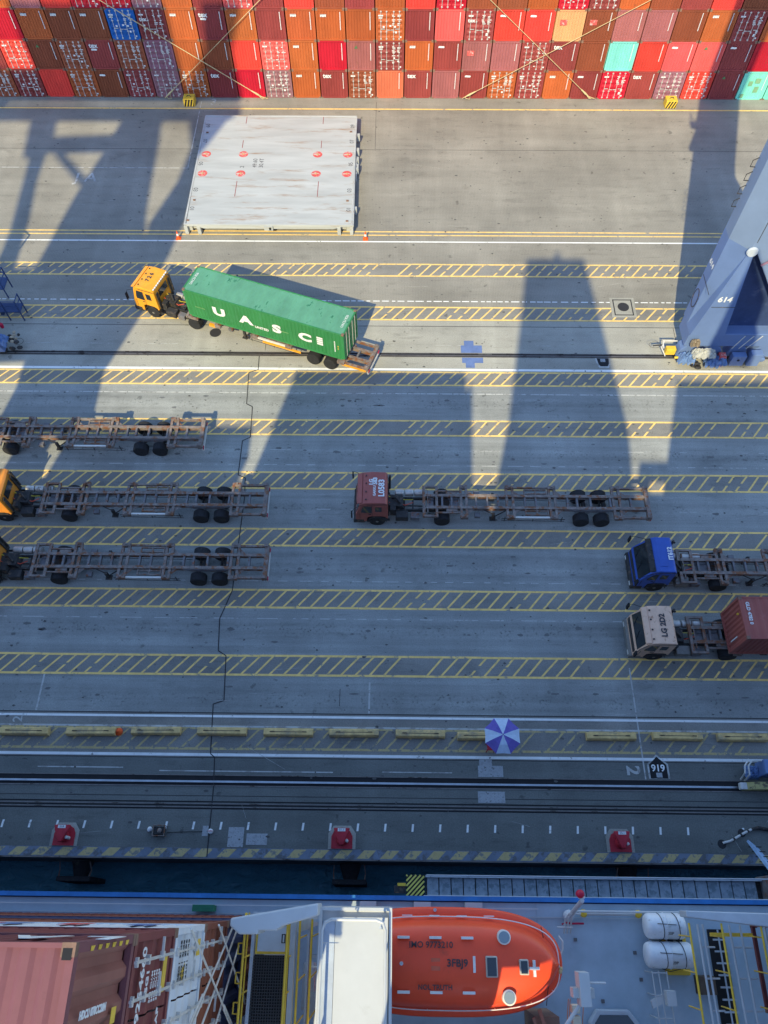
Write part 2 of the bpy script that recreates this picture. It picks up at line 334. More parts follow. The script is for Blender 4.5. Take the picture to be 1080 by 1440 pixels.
# expansion joint zigzagging across the lanes, other joints
J = [(-9.67, 37.02), (-9.63, 35.5), (-10.28, 35.23), (-10.16, 32.43), (-9.73, 32.19), (-9.63, 29.6), (-10.14, 29.3), (-10.15, 26.56), (-9.65, 26.34), (-9.55, 24.81), (-9.64, 18.26), (-9.92, 17.32), (-10.21, 16.4), (-10.06, 14.4), (-9.57, 14.1), (-9.39, 11.46), (-9.98, 11.25), (-9.8, 8.5), (-9.55, 8.31), (-9.42, 6.63), (-9.36, 3.3)]
b = MB()
for p, q in zip(J[:-1], J[1:]): b.beam((*p, .014), (*q, .014), .055, .012)
struct('expansion_joint', b, m_joint)
b = MB()
for y, t in ((39.74, .04), (37.02, .05), (10.75, .05), (6.30, .03), (8.3, .04), (60.2, .025)): b.box(-60, 60, y - t / 2, y + t / 2, .005, .0105)
for x, y0, y1 in ((-2.8, 11.2, 12.2), (-9.3, 37.3, 40), (21, 37.3, 39.7), (-1.6, 60.3, 67)): b.box(x, x + .03, y0, y1, .005, .0112)
struct('joint_lines', b, m_joint)
# crane rails in their slots
b = MB(); b.box(-60, 60, 36.78, 37.14, .005, .016)
struct('rail_slot', b, m_black)
b = MB(); b.box(-60, 60, 36.88, 36.96, .016, .05); b.box(-60, 60, 36.78, 36.82, .016, .035); b.box(-60, 60, 37.1, 37.15, .016, .035)
struct('crane_rail', b, m_steelrail)
b = MB(); b.box(-60, 60, 6.84, 7.34, .005, .012); struct('rail_slot', b, m_black)
b = MB(); b.box(-60, 60, 6.98, 7.08, .012, .06); struct('crane_rail', b, m_shiny)
b = MB(); b.box(-60, 60, 7.345, 7.38, .005, .03); b.box(-60, 60, 6.79, 6.835, .005, .03); struct('rail_guard', b, m_steelrail)
b = MB()
for y in (6.0, 5.82, 5.66): b.box(-60, 60, y - .035, y + .035, .005, .012)
struct('cable_slot', b, m_black)
b = MB(); b.box(-60, 60, 5.88, 5.92, .012, .03); b.box(-60, 60, 5.71, 5.75, .012, .03); struct('cable_slot_edge', b, m_steelrail)
# quay edge stripes
b = MB(); x = -50.
while x < 50:
    b.add([(x, 3.30, .013), (x + .62, 3.30, .013), (x + 1.02, 3.70, .013), (x + .40, 3.70, .013)], [(0, 1, 2, 3)]); x += 1.21
struct('quay_edge_stripes', b, m_yel2)
b = MB(); b.box(XL, XR, 3.26, 3.73, .0045, .009); struct('quay_edge_strip', b, M('edge_blue_grey_paint', (.16, .19, .24), .7, grime=(.12, .12, .12), gthr=.5, gscale=2))
b = MB(); b.box(XL, XR, 3.20, 3.28, -1.1, -.02); struct('quay_edge_angle', b, m_steelrail)
# plates, pads, manholes
def plates(name, rects, m, z=.02, label=None):
    b = MB()
    for r in rects: b.box(*r, .0125, z)
    return struct(name, b, m)
plates('blue_pad_marking', [(5.1, 6.65, 37.2, 37.9), (5.35, 6.05, 37.9, 38.35), (5.15, 6.68, 36.25, 36.74), (5.4, 6.05, 35.8, 36.25)], m_bmark, .0165)
o = plates('steel_pit_plate', [(4.92, 6.28, 7.43, 8.02), (5.0, 5.7, 8.02, 8.36), (4.85, 6.3, 6.1, 6.68)], m_plate)
plates('pit_cover_frame', [(16.64, 18.5, 40.75, 42.75)], m_beam, .016); b = MB()
for r in ((16.85, 18.3, 42.48, 42.56), (16.85, 18.3, 40.95, 41.03), (16.85, 16.93, 40.95, 42.56), (18.22, 18.3, 40.95, 42.56)): b.box(*r, .0165, .024)
struct('pit_cover_seam', b, m_joint)
def disc(name, x, y, r, m, z=.03): return struct(name, MB().lathe((x, y, 0), [(r, .012), (r, z), (r - .03, z + .004)], 28), m)
disc('manhole_cover', 17.6, 41.8, .43, m_joint); disc('manhole_cover', -13.14, 38.98, .42, m_joint)
disc('manhole_cover', 17.45, 4.2, .22, m_joint); disc('manhole_cover', 18.6, 4.75, .2, m_joint)
plates('service_hatch', [(-8.37, -7.55, 3.78, 4.75), (-7.4, -6.3, 3.9, 4.45), (-9.75, -9.45, 4.3, 4.8)], m_plate, .018)
plates('patched_concrete', [(16.7, 18.3, 3.75, 5.1), (-2.2, -1.3, 3.8, 4.3)], m_apron, .016)
# painted pointed bay signs on the ground
def bay_sign(x, y0, y1, tip, num, w=1.15, up_=True):
    b = MB(); h = w / 2; s = .10
    b.prism([(x - h, y0), (x + h, y0), (x + h, y1), (x, tip), (x - h, y1)], .0135, .0165); struct('bay_sign_border', b, m_wht2)
    b = MB(); b.prism([(x - h + s, y0 + .02), (x + h - s, y0 + .02), (x + h - s, y1 - .03), (x, tip - .12), (x - h + s, y1 - .03)], .017, .020); struct('bay_sign_field', b, m_black)
bay_sign(14.75, 7.43, 8.2, 8.72, '616'); t_ = ground_text('616', .5, 14.75, 8.02, flip=True, m=m_wht, bold=.012); t_.location.z = .022
plates('bay_sign_plate', [(14.6, 14.92, 7.5, 7.75)], m_plate, .026)
b = MB(); b.prism([(14.82, 36.78), (14.9, 36.2), (15.05, 35.9), (15.75, 35.9), (15.9, 36.2), (15.95, 36.78)], .0135, .0165); struct('bay_sign_border', b, m_wht2)
b = MB(); b.prism([(14.95, 36.76), (15.02, 36.25), (15.15, 36.02), (15.66, 36.02), (15.78, 36.25), (15.82, 36.76)], .017, .020); struct('bay_sign_field', b, m_black)
plates('bay_sign_plate', [(15.2, 15.55, 36.42, 36.7)], m_plate, .026)

rs = random.Random(77)
def stain(x, y, rx_, ry_, z):
    n = 14; return [(x + rx_ * math.cos(2 * math.pi * k / n) * rs.uniform(.6, 1.15), y + ry_ * math.sin(2 * math.pi * k / n) * rs.uniform(.6, 1.15), z) for k in range(n)]
b = MB()
for _ in range(900):
    y = rs.uniform(3.9, 66); x = rs.uniform(-30, 30); r_ = rs.choice((.03, .04, .05, .07)); b.add(stain(x, y, r_ * rs.uniform(.8, 2), r_, .0215), [tuple(range(14))])
struct('tar_specks', b, M('tar_speck', (.09, .088, .085), .85))
b = MB()
for _ in range(120):
    y = rs.choice((15.7, 19.9, 24.1, 28.3, 32.6, 12)) + rs.gauss(0, .35); x = rs.uniform(-30, 30); b.add(stain(x, y, rs.uniform(.08, .3), rs.uniform(.04, .12), .0065), [tuple(range(14))])
struct('oil_stains', b, M('oil_stain', (.13, .13, .125), .6))
b = MB()
for _ in range(70):
    y = rs.uniform(4, 60); x = rs.uniform(-30, 30); a_ = rs.uniform(-.25, .25) if y > 9 else rs.uniform(-1.5, 1.5); l_ = rs.uniform(.4, 2.5); q_ = rs.uniform(.008, .02)
    b.beam((x, y, .0225), (x + l_ * math.cos(a_), y + l_ * math.sin(a_), .0225), q_, .001)
struct('scrape_marks', b, m_wht2)

# ================================================================== YARD CONTAINERS
COL = {'B': ('brown', (.27, .070, .032)), 'M': ('maroon', (.26, .046, .044)), 'R': ('bright red', (.66, .055, .04)), 'O': ('rust orange', (.42, .10, .030)),
       'S': ('salmon orange', (.62, .16, .08)), 'P': ('dusty pink', (.36, .12, .12)), 'C': ('crimson', (.48, .012, .03)), 'T': ('turquoise', (.20, .62, .52)),
       'K': ('coral red', (.62, .09, .085)), 'U': ('blue', (.012, .12, .40)), 'F': ('peach', (.66, .33, .15)), 'G': ('greyish purple', (.26, .12, .14))}
rows = [  # bottom tier first; entries colour, end (c = corrugated blank end, d = doors), mark
 ['Bd','Md','Rc','Od','Bcs','Md','Gd','Od','Mct','Cc','Gd','Ocw','Mct','Bd','Sc','Mct','Pc','Mcs','Od','Md','Ocw','Mcs','Cd','Mct','Gd','Rd','Mcg','Tcp','Tc'],
 ['Mc','Rd','Bcg','Bd','Mct','Bd','Gd','Oc','Bc','Rc','Kd','Ocw','Cc','Pcg','Md','Ocw','Mcs','Pcq','Pc','Md','Mct','Bc','Tc','Rc','Kcs','Kcg','Mcs','Cc','Mc'],
 ['Cc','Cc','Ocw','Bcw','Bcw','Ud','Mdt','Ocw','Mct','Ocw','Mc','Ocw','Ocw','Oc','Od','Mc','Kc','Mdt','Rcs','Rcs','Fcq','Bcq','Pc','Pc','Bc','Ocw','Md','Oc','Mc'],
 ['Mc','Oc','Pc','Rc','Cd','Cd','Gd','Oc','Mc','Kd','Mc','Rc','Bc','Mc','Oc','Rc','Cd','Bc','Bc','Oc','Cd','Md','Oc','Bc','Mc','Rc','Bc','Mc','Bc']]
W2 = 1.219; HC = 2.59; LC = 12.19
def shell_bm(L=LC, H=HC, ends=True, side_pitch=.28):
    b = MB(); P = .13
    for sx in (-1, 1):
        for y0 in (0, L - .16): b.box(*(sorted((sx * W2, sx * (W2 - P)))), y0, y0 + .16, .11, H - .11)
        b.box(*(sorted((sx * W2, sx * (W2 - .06)))), .16, L - .16, 0.02, .17); b.box(*(sorted((sx * W2, sx * (W2 - .07)))), .16, L - .16, H - .10, H - .01)
        b.corr((sx * (W2 - .015), .16, .17), (0, 1, 0), (0, 0, 1), (sx, 0, 0), L - .32, H - .27, side_pitch)
    b.box(-W2 + P, W2 - P, 0.0, .12, .02, .16); b.box(-W2 + P, W2 - P, 0.0, .12, H - .13, H - .012)
    b.corr((-W2 + .07, .13, H - .03), (0, 1, 0), (1, 0, 0), (0, 0, 1), L - .26, 2 * W2 - .14, .42, .02)
    b.box(-W2 + .05, W2 - .05, .13, L - .05, .13, .17); b.box(-W2 + .13, W2 - .13, L - .06, L - .02, .1, H - .05)
    return b
bb = shell_bm(); bb.corr((-W2 + .13, .035, .16), (1, 0, 0), (0, 0, 1), (0, -1, 0), 2 * W2 - .26, HC - .29, .243, .045)
me_closed = bb.mesh('container_shell', m_cwall, normals=False)
me_open = shell_bm().mesh('container_shell', m_cwall, normals=False)
me_cast = MB().box(-.086, .086, -.012, .166, 0, .12).mesh('corner_casting', m_cast)
b = MB()  # one door leaf, hinge side at x=0, width 1.07
b.corr((.02, .02, .17), (0, 0, 1), (1, 0, 0), (0, -1, 0), HC - .31, 1.05, .44, .05); b.box(.0, .05, .0, .05, .165, HC - .135); b.box(1.03, 1.08, .0, .05, .165, HC - .135)
b.box(.05, 1.03, .005, .05, .165, .22); b.box(.05, 1.03, .005, .05, HC - .19, HC - .135)
me_door = b.mesh('door', m_cwall, normals=False)
b = MB()
for x in (.3, .78):
    b.tube([(x, -.03, .1), (x, -.03, HC - .08)], .024, 6)
    for z in (.16, .75, 1.6, HC - .2): b.box(x - .07, x + .07, -.045, .02, z, z + .07)
for x, z in ((.3, 1.0), (.78, .92)): b.box(x - .02, x + .34, -.06, -.035, z, z + .05)
me_bars = b.mesh('lock_bars', m_zinc)
def rmarks(seed):
    r = random.Random(seed); b = MB()
    def q(x0, x1, z0, z1): b.box(x0, x1, -.009, -.003, z0, z1)
    q(-1.0, -.6, 2.03, 2.15)
    if r.random() > .4: q(-.98, -.66, 1.86, 1.95)
    for z in (2.1, 2.0, 1.9, 1.74, 1.64, 1.54, 1.42, 1.3):
        if r.random() > .22:
            x = .15 + r.uniform(0, .08); q(x, x + r.uniform(.12, .3), z, z + .06)
            if r.random() > .3: x = .62; q(x, x + r.uniform(.12, .35), z, z + .06)
    for _ in range(4): x = r.uniform(-.95, .8); zz = r.uniform(.35, 1.2); q(x, x + .16, zz, zz + r.uniform(.06, .16))
    q(.85, .98, .28, .40)
    return b.mesh('door_decals', m_mark)
me_dm = [rmarks(i) for i in range(9)]
b = MB()
for k in range(15): b.box(.80, .865, -.018, -.012, .92 + k * .098, .92 + k * .098 + .075)
me_vnum = b.mesh('serial_number', m_mark)
b = MB()
for k in range(4): b.prism([(-.84 + k * .125 + (.02 if k % 2 else 0), 2.0), (-.84 + k * .125 + .1, 1.97), (-.84 + k * .125 + .14, 2.17), (-.84 + k * .125, 2.2)], -.018, -.012, 'y')
b.box(-.84, -.34, -.018, -.012, 2.12, 2.19); me_wave = b.mesh('logo', m_mark)
b = MB(); b.prism([(-.86, 2.02), (-.4, 2.0), (-.34, 2.08), (-.38, 2.16), (-.8, 2.18), (-.88, 2.1)], -.018, -.012, 'y'); me_s = b.mesh('logo', m_mark)
b = MB(); b.prism([(-.62, 1.95), (-.28, 1.95), (-.42, 2.2)], -.018, -.012, 'y'); me_tri = b.mesh('logo', M('green_logo_paint', (.1, .2, .08)))
def childof(name, me, parent, loc=(0, 0, 0), col=None, sx=1):
    o = bpy.data.objects.new(name, me); C.objects.link(o); o.parent = parent; o.location = loc; o.scale = (sx, 1, 1)
    if col: o.color = (*col, 1)
    return o
TIER = ['bottom', 'second', 'third', 'fourth']
ORD = 'first second third fourth fifth sixth seventh eighth ninth tenth eleventh twelfth thirteenth fourteenth fifteenth sixteenth seventeenth eighteenth nineteenth twentieth twenty-first twenty-second twenty-third twenty-fourth twenty-fifth twenty-sixth twenty-seventh twenty-eighth twenty-ninth'.split()
YC, X0, WP = 67.60, -34.63, 2.54
for k, row in enumerate(rows):
    for i, code in enumerate(row):
        ch, end = code[0], code[1]; mk = code[2] if len(code) > 2 else ''
        cname, c = COL[ch]; rr = random.Random(k * 100 + i); vv = rr.uniform(.86, 1.14); c = tuple(min(1, x * vv * rr.uniform(.95, 1.05)) for x in c)
        x = X0 + WP * (i - .5) + (0.0 if k == 0 else rr.uniform(-.02, .02))
        what = {'c': 'blank end', 'd': 'door end'}[end]
        extra = {'t': ' with lettering', 'w': ' with wavy logo', 's': ' with flat logo', 'g': ' with green mark', 'q': ' with red patch', 'p': ' with green patches', '': ''}[mk]
        t = thing('shipping_container', f'{cname} {what}{extra}, {ORD[i]} from left in {TIER[k]} yard tier', 'container', (x, YC + rr.uniform(-.02, .02), k * HC), 0, 'containers stacked in the yard wall')
        childof('shell', me_closed if end == 'c' else me_open, t, col=c)
        for sx in (-1, 1):
            for z0 in (0, HC - .118): childof('corner_casting', me_cast, t, (sx * (W2 - .08), 0, z0))
        if end == 'd':
            for sx in (-1, 1):
                d = childof('door', me_door, t, (sx * (W2 - .135), 0, 0), c, sx=-sx); childof('lock_bars', me_bars, d)
            childof('decals', me_dm[(i * 2 + k * 5) % 9], t)
            if mk == 't': text('tex', .46, (-.72, -.012, 1.72), (1, 0, 0), (0, 0, 1), m_mark, t, bold=.012)
        else:
            if not (k == 0 and i == 2) and ch != 'F': childof('serial_number', me_vnum, t)
            if mk == 't':
                text('tex', .56, (-.60, -.016, 2.10), (1, 0, 0), (0, 0, 1), m_mark, t, bold=.015)
                if rr.random() > .5: o = childof('logo', me_s, t, (0, 0, -.32))
            elif mk == 'w': childof('logo', me_wave, t)
            elif mk == 's': childof('logo', me_s, t)
            elif mk == 'g': childof('logo', me_tri, t)
            elif mk == 'q': part('repair_patch', MB().box(-.85, -.25, -.016, -.01, 1.35, 1.8), m_redm, t)
            elif mk == 'p':
                q = MB()
                for r_ in ((-.55, -.2, 1.3, 1.75), (.0, .45, 1.55, 2.0), (.1, .5, .7, 1.25), (-.9, -.6, .2, .55)): q.box(r_[0], r_[1], -.016, -.01, r_[2], r_[3])
                part('repair_patch', q, M('green_patch_paint', (.2, .36, .2)), t)
# lashing straps over the yard wall
for (a, e, c_) in (((-24.47, 8.5), (-11.93, .13), 'pale yellow strap slanting down to the right over left yard containers'), ((-11.16, 8.54), (-21.18, .10), 'grey strap slanting down to the left over left yard containers'),
               ((7.95, 8.59), (18.10, .26), 'tan strap slanting down to the right over right yard containers'), ((21.11, 8.63), (6.33, .21), 'tan strap slanting down to the left over right yard containers')):
    d = Vector((a[0] - e[0], 0, a[1] - e[1])).normalized(); A = Vector((a[0], 67.46, a[1])) + d * 3; E_ = Vector((e[0], 67.3, e[1]))
    t = thing('lashing_strap', c_, 'strap', tuple(E_), 0, 'straps lashing the yard containers'); OFF[t.name] = tuple(E_)
    b = MB(); b.tube([E_ + d * 1.3, A], .034 if 'pale' in c_ else .024, 6); part('strap', b, m_rope, t)
    b = MB(); b.tube([E_, E_ + d * .4, E_ + d * .7, E_ + d * 1.35], [.02, .05, .09, .05], 6); b.tube([E_ + d * .8, E_ + d * .5 + Vector((.25, -.05, -.3)), E_ + Vector((.35, -.1, .05)), E_ + d * .3], .03, 5); part('tensioner', b, m_rope, t)
def striped_block(x, lb):
    t = thing('warning_block', lb, 'concrete block', (x, 66.2, 0), 0, 'striped blocks in front of the yard wall')
    part('block', MB().box(-.5, .5, 0, .85, 0.013, .72), m_syel, t, bevel=.03)
    b = MB()
    for k in range(4): b.prism([(-.48 + k * .26, .04), (-.34 + k * .26, .04), (-.12 + k * .26 if k < 3 else .48, .68 if k < 3 else .4), (-.26 + k * .26, .68)], -.008, -.002, 'y')
    part('stripes', b, m_black, t)
    part('lifting_hook', MB().tube([(-.2, .4, .7), (-.1, .4, .85), (.1, .4, .85), (.2, .4, .7)], .03, 6), m_dark, t)
striped_block(-18.72, 'yellow and black striped concrete block at foot of left yard containers')
striped_block(25.3, 'yellow and black striped concrete block at foot of right yard containers')

# ================================================================== HATCH COVER
t = thing('hatch_cover', 'large pale grey steel ship hatch cover with red circles lying on the asphalt', 'hatch cover', (-9.95, 49.4, 0))
HW, HL = 6.80, 14.05
b = MB(); b.prism([(-HW + .22, 0), (HW + .05, 0), (HW - .1, HL), (-HW + .05, HL)], .86, 1.0)
part('top_plate', b, m_hatch, t)
b = MB()
for x in (-HW + .35, HW - .35): b.box(x - .22, x + .22, .3, HL - .3, .2, .858)
for y in (.6, HL - .6, 4.8, 9.4): b.box(-HW + .6, HW - .6, y - .12, y + .12, .25, .858)
b.prism([(-HW + .9, .86), (-HW + 1.6, .62), (HW - 1.6, .62), (HW - .9, .86)], .03, .1, 'y')
part('stiffeners', b, m_hatch, t)
b = MB(); e = .001
for x0, x1, y0, y1 in ((-HW + .02, HW, .02, .13), (-HW + .02, -HW + .15, .13, HL - .13), (HW - .17, HW - .06, .13, HL - .13), (-HW + .05, HW - .12, HL - .13, HL - .01)): b.box(x0, x1, y0, y1, 1.0, 1.035)
part('edge_bar', b, m_hatch, t)
for x in (-HW + .12, -HW + 1.15, HW - 1.15, HW - .15):
    b = MB(); b.prism([(x - .14, .03), (x + .14, .03), (x + .14, .82), (x - .14, .82)], .0, .45, 'y'); b.prism([(0, .4), (.0, .84), (-.0, .84)], x - .02, x + .02, 'x') if False else None
    part('support_foot', b, m_hatch, t, bevel=.02)
b = MB(); b.box(-.35, .35, -.1, .0, .55, .95); b.box(.05, .22, -.13, -.1, .62, .85, 1); part('front_bracket', b, [m_hatch, m_black], t)
for y, s in ((2.2, .3), (7.2, .6), (7.2 + 1.2, .35), (9.6, .35), (11.6, .3)):
    part('side_bracket', MB().box(HW - .02, HW + .22, y, y + s, .25, .8), m_hatch, t)
b = MB()
for k in range(6): b.prism([(6.3 + k * .4, .25), (6.5 + k * .4, .25), (6.8 + k * .4, .8), (6.6 + k * .4, .8)], HW + .03, HW + .06, 'x')
part('striped_side_plate', b, m_mark, t)
ci = MB(); cx_ = MB(); wh_ = MB()
for x in (-HW + .75, -HW + 4.35 - .4, HW - 3.1 - .2, HW - .72):
    for y in (6.25, 8.75):
        ci.lathe((x, y, 1.001), [(.40, .0), (.40, .004)], 26)
        wh_.box(x - .36, x - .05, y - .04, y + .05, 1.0055, 1.008); wh_.box(x + .05, x + .22, y + .0, y + .08, 1.0055, 1.008); cx_.box(x - .12, x + .12, y - .03, y + .03, 1.008, 1.04); cx_.box(x - .03, x + .03, y - .1, y + .1, 1.006, 1.05)
part('red_circle', ci, m_redm, t); part('circle_slot', wh_, M('bare_pale_steel', (.55, .5, .45), .6), t); part('lashing_point', cx_, M('brass_lug', (.5, .38, .2), .6), t)
b = MB()
for x in (-HW + 3.75, HW - 3.05):
    for y0, y1 in ((3.4, 5.3), (9.6, 10.6), (12.9, 13.9)): b.box(x - .025, x + .03, y0, y1, 1.001, 1.004)
part('red_line', b, M('dark_red_line_paint', (.25, .05, .05)), t)
for n, y in (('01', 1.9), ('03', 4.2), ('05', 7.5), ('07', 10.5), ('09', 12.6)):
    text(n, .5, (HW - .42, y, 1.003), (0, 1, 0), (-1, 0, 0), m_darkmark, t, ext=.001)
    text(n, .5, (-HW + .42, y, 1.003), (0, -1, 0), (1, 0, 0), m_darkmark, t, ext=.001)
text('49.60', .52, (-1.75, 7.6, 1.003), (0, 1, 0), (-1, 0, 0), m_darkmark, t, ext=.001); text('30.4T', .52, (-1.2, 7.6, 1.003), (0, 1, 0), (-1, 0, 0), m_darkmark, t, ext=.001)
text('2', .5, (-HW + 4.0, 7.1, 1.003), (0, 1, 0), (-1, 0, 0), m_darkmark, t, ext=.001)
b = MB()
for x, y in ((-HW + .5, 2.9), (-HW + .5, 5.0 + 6.6), (HW - .55, 2.9), (HW - .55, 11.8), (-HW + .3, .5), (HW - .5, .5)): b.box(x - .1, x + .1, y - .06, y + .06, 1.001, 1.08)
part('twistlock_socket', b, m_cast, t)

# ================================================================== CONES, WHEEL STOPS, BOLLARDS, UMBRELLA
def cone(x, y, lb, lean=0):
    t = thing('traffic_cone', lb, 'traffic cone', (x, y, 0.013), 0, 'orange traffic cones')
    part('cone_base', MB().box(-.2, .2, -.2, .2, 0, .04), m_cone, t, bevel=.01)
    part('cone_body', MB().lathe((0, 0, 0), [(.15, .04), (.10, .33), (.085, .42), (.035, .75), (.02, .76)], 18), m_cone, t, smooth=False)
    part('reflective_collar', MB().lathe((0, 0, 0), [(.105, .34), (.078, .52)], 18), m_mark, t)
cone(-17.3, 48.95, 'orange traffic cone by the left corner of the hatch cover'); cone(-2.17, 49.0, 'orange traffic cone by the right corner of the hatch cover')
b = MB(); b.lathe((0, 0, 0), [(.2, 0), (.22, .08), (.12, .2), (.05, .34)], 14)
t = thing('traffic_cone', 'squashed red cone lying between two yellow kerb blocks', 'traffic cone', (-15.05, 9.62, .013)); part('cone_body', b, m_cone, t); part('cone_base', MB().box(-.45, -.2, -.06, .1, 0, .1), m_red, t)
stops = [-20.27, -16.55, -12.93, -9.25, -5.55, -1.90, 1.78, 5.2, 12.35, 16.02, 19.6]
nm = ['first', 'second', 'third', 'fourth', 'fifth', 'sixth', 'seventh', 'eighth', 'ninth', 'tenth', 'eleventh']
b = MB(); b.prism([(-.22, 0), (.22, 0), (.22, .22), (.15, .36), (-.15, .36), (-.22, .22)], -1.37, 1.37, 'x'); me_stop = b.mesh('block', m_conc_y, bevel=.025)
b = MB()
for s in (-1, 1): b.tube([(s * .75, .0, .36), (s * .78, 0, .43), (s * .98, 0, .43), (s * 1.01, 0, .36)], .02, 6)
b.box(-1.0, 1.0, -.015, .015, .361, .365); me_hk = b.mesh('lifting_loops', m_dark)
for i, x in enumerate(stops):
    t = thing('kerb_block', f'yellow concrete kerb block, {nm[i]} from left in the row', 'kerb block', (x, 9.62 + random.uniform(-.06, .06), .013), random.uniform(-.012, .012), 'yellow kerb blocks in a row')
    childof('block', me_stop, t); childof('lifting_loops', me_hk, t)
def bollard(x, lb, num):
    t = thing('mooring_bollard', lb, 'bollard', (x, 3.76, .01), 0, 'red mooring bollards on the quay edge')
    part('plinth', MB().prism([(-.72, -.02), (.72, -.02), (.72, .75), (.45, 1.12), (-.45, 1.12), (-.72, .75)], 0, .035), m_beam, t)
    part('base_plate', MB().prism([(-.55, 0), (.55, 0), (.55, .6), (.42, .85), (.2, .97), (-.2, .97), (-.42, .85), (-.55, .6)], .035, .09), m_red, t)
    b = MB(); b.lathe((0, .42, 0), [(.30, .09), (.24, .2), (.22, .42), (.26, .5)], 20)
    b.prism([(-.42, .95), (.42, .95), (.36, .70), (.16, .30), (.1, .12), (-.1, .12), (-.16, .30), (-.36, .70)], .46, .64)
    part('bollard_head', b, m_red, t, bevel=.05, smooth=True)
    b = MB(); b.box(-.2, .2, .78, .93, .645, .652); n = part('number_plate', b, m_mark, t)
    text(num, .15, (0, .855, .655), (1, 0, 0), (0, 1, 0), m_darkmark, t, ext=.001)
    part('anchor_bolt', MB().lathe((.27, .36, 0), [(.08, .09), (.08, .5), (.05, .52)], 10), m_pale, t)
bollard(-16.95, 'red mooring bollard nearest the left end of the quay edge', '51A'); bollard(-2.38, 'red mooring bollard in the middle of the quay edge', '51.1'); bollard(12.15, 'red mooring bollard nearest the right end of the quay edge', '55.1')
for x, w0 in ((-16.6, 'left'), (-2.0, 'middle'), (13.0, 'right')):
    t = thing('quay_fender', f'dark rubber fender under the quay edge below the {w0} red bollard', 'fender', (x, 3.2, -1.2)); OFF[t.name] = (x, 3.2, -1.2)
    part('fender_panel', MB().box(x - .9, x + .9, 2.15, 2.4, -3.9, -1.3), m_rubber, t, bevel=.04); part('fender_cone', MB().lathe((x, 2.4, -2.4), [(.35, 0), (.6, .8)], 16, axis='y'), m_rubber, t)
    for sx in (-1, 1):
        b = MB(); pz = [(x + sx * .8, 3.1, -1.15), (x + sx * .85, 2.7, -1.5), (x + sx * .8, 2.3, -1.35)]
        for p, q in zip(pz[:-1], pz[1:]): b.tube([p, q], .035, 6)
        part('chain', b, m_frame, t)
# umbrella
t = thing('sun_umbrella', 'open eight-panel umbrella with purple and white panels', 'umbrella', (6.05, 9.17, .013))
b = MB(); Rr = 1.0; n = 8
for k in range(n):
    a0 = R(22.5 + 45 * k); a1 = a0 + R(45); am = (a0 + a1) / 2; tip = (0, 0, 2.42); mi = 0 if k % 2 == 0 else 1
    def pt(a, r, z): return (r * math.cos(a), r * math.sin(a), z)
    vs = [tip, pt(a0, .55, 2.33), pt(am, .50, 2.31), pt(a1, .55, 2.33), pt(a0, Rr, 2.10), pt(am, .90, 2.10), pt(a1, Rr, 2.10)]
    b.add(vs, [(0, 1, 2), (0, 2, 3), (1, 4, 5, 2), (2, 5, 6, 3)], mi)
part('canopy', b, [m_purple, m_ucloth], t)
b = MB()
for k in range(8): a = R(22.5 + 45 * k); b.tube([(0, 0, 2.40), (.55 * math.cos(a), .55 * math.sin(a), 2.31), (1.0 * math.cos(a), 1.0 * math.sin(a), 2.085)], .01, 5)
part('ribs', b, m_dark, t)
part('pole', MB().tube([(0, 0, .05), (0, 0, 2.50)], [.025, .02], 8), m_dark, t); part('base', MB().lathe((0, 0, 0), [(.25, 0), (.25, .07), (.05, .1)], 16), m_dark, t)
t = thing('plastic_stool', 'red plastic stool mostly hidden under the umbrella', 'stool', (5.62, 8.95, .013))
part('seat', MB().box(-.2, .2, -.2, .2, .42, .46), m_red, t, bevel=.01)
for sx in (-1, 1):
    for sy in (-1, 1): part('leg', MB().beam((sx * .21, sy * .21, 0), (sx * .16, sy * .16, .42), .04, .04), m_red, t)
# small quay things
t = thing('quay_winch', 'small dark motor unit with white float standing on the apron', 'machine', (-11.95, 4.5, .012))
part('housing', MB().box(-.28, .28, -.2, .2, .05, .38), m_dark, t, bevel=.03); b = MB()
for x in (-.3, .3): b.tube([(x, -.25, 0), (x, -.25, .42), (x, .25, .42), (x, .25, 0)], .025, 6)
for y in (-.25, .25): b.tube([(-.3, y, .42), (.3, y, .42)], .025, 6)
part('guard_frame', b, m_frame, t); part('float', MB().lathe((-.55, .08, 0), [(.05, 0), (.13, .06), (.14, .14), (.08, .22)], 12), m_mark, t, smooth=True)
part('cap', MB().lathe((.05, 0, .38), [(.12, 0), (.12, .08), (.05, .12)], 12), m_frame, t)
single('power_cable', MB().tube([(-11.6, 4.45, .03), (-11, 4.48, .03), (-10.3, 4.5, .03), (-9.75, 4.52, .03)], .015, 5), m_black, 'thin black cable running from the motor unit to the small pump', 'cable', (-11, 4.5, 0))
t = thing('small_pump', 'small white pump on the apron next to the expansion joint', 'pump', (-9.3, 4.52, .012)); part('body', MB().lathe((0, 0, 0), [(.13, 0), (.13, .15), (.08, .2)], 12), m_mark, t); part('handle', MB().tube([(-.1, 0, .15), (-.1, 0, .28), (.15, 0, .28)], .02, 6), m_redlight, t)
t = thing('shore_hose', 'striped hose with black end crossing the right apron from a round pit', 'hose', (17.45, 4.2, 0)); OFF[t.name] = (17.45, 4.2, 0)
H_ = [(17.5, 4.25, .06), (17.9, 4.35, .10), (18.3, 4.55, .12), (18.7, 4.75, .13), (19.1, 4.92, .13), (19.5, 5.0, .12), (20.3, 4.88, .1), (22, 4.7, .1)]
b = MB(); b.tube(H_[:5], .06, 8); part('hose', b, m_pale, t); b = MB(); b.tube(H_[4:], [.06, .1, .08, .07], 8); part('dark_hose_end', b, m_dark, t)
b = MB()
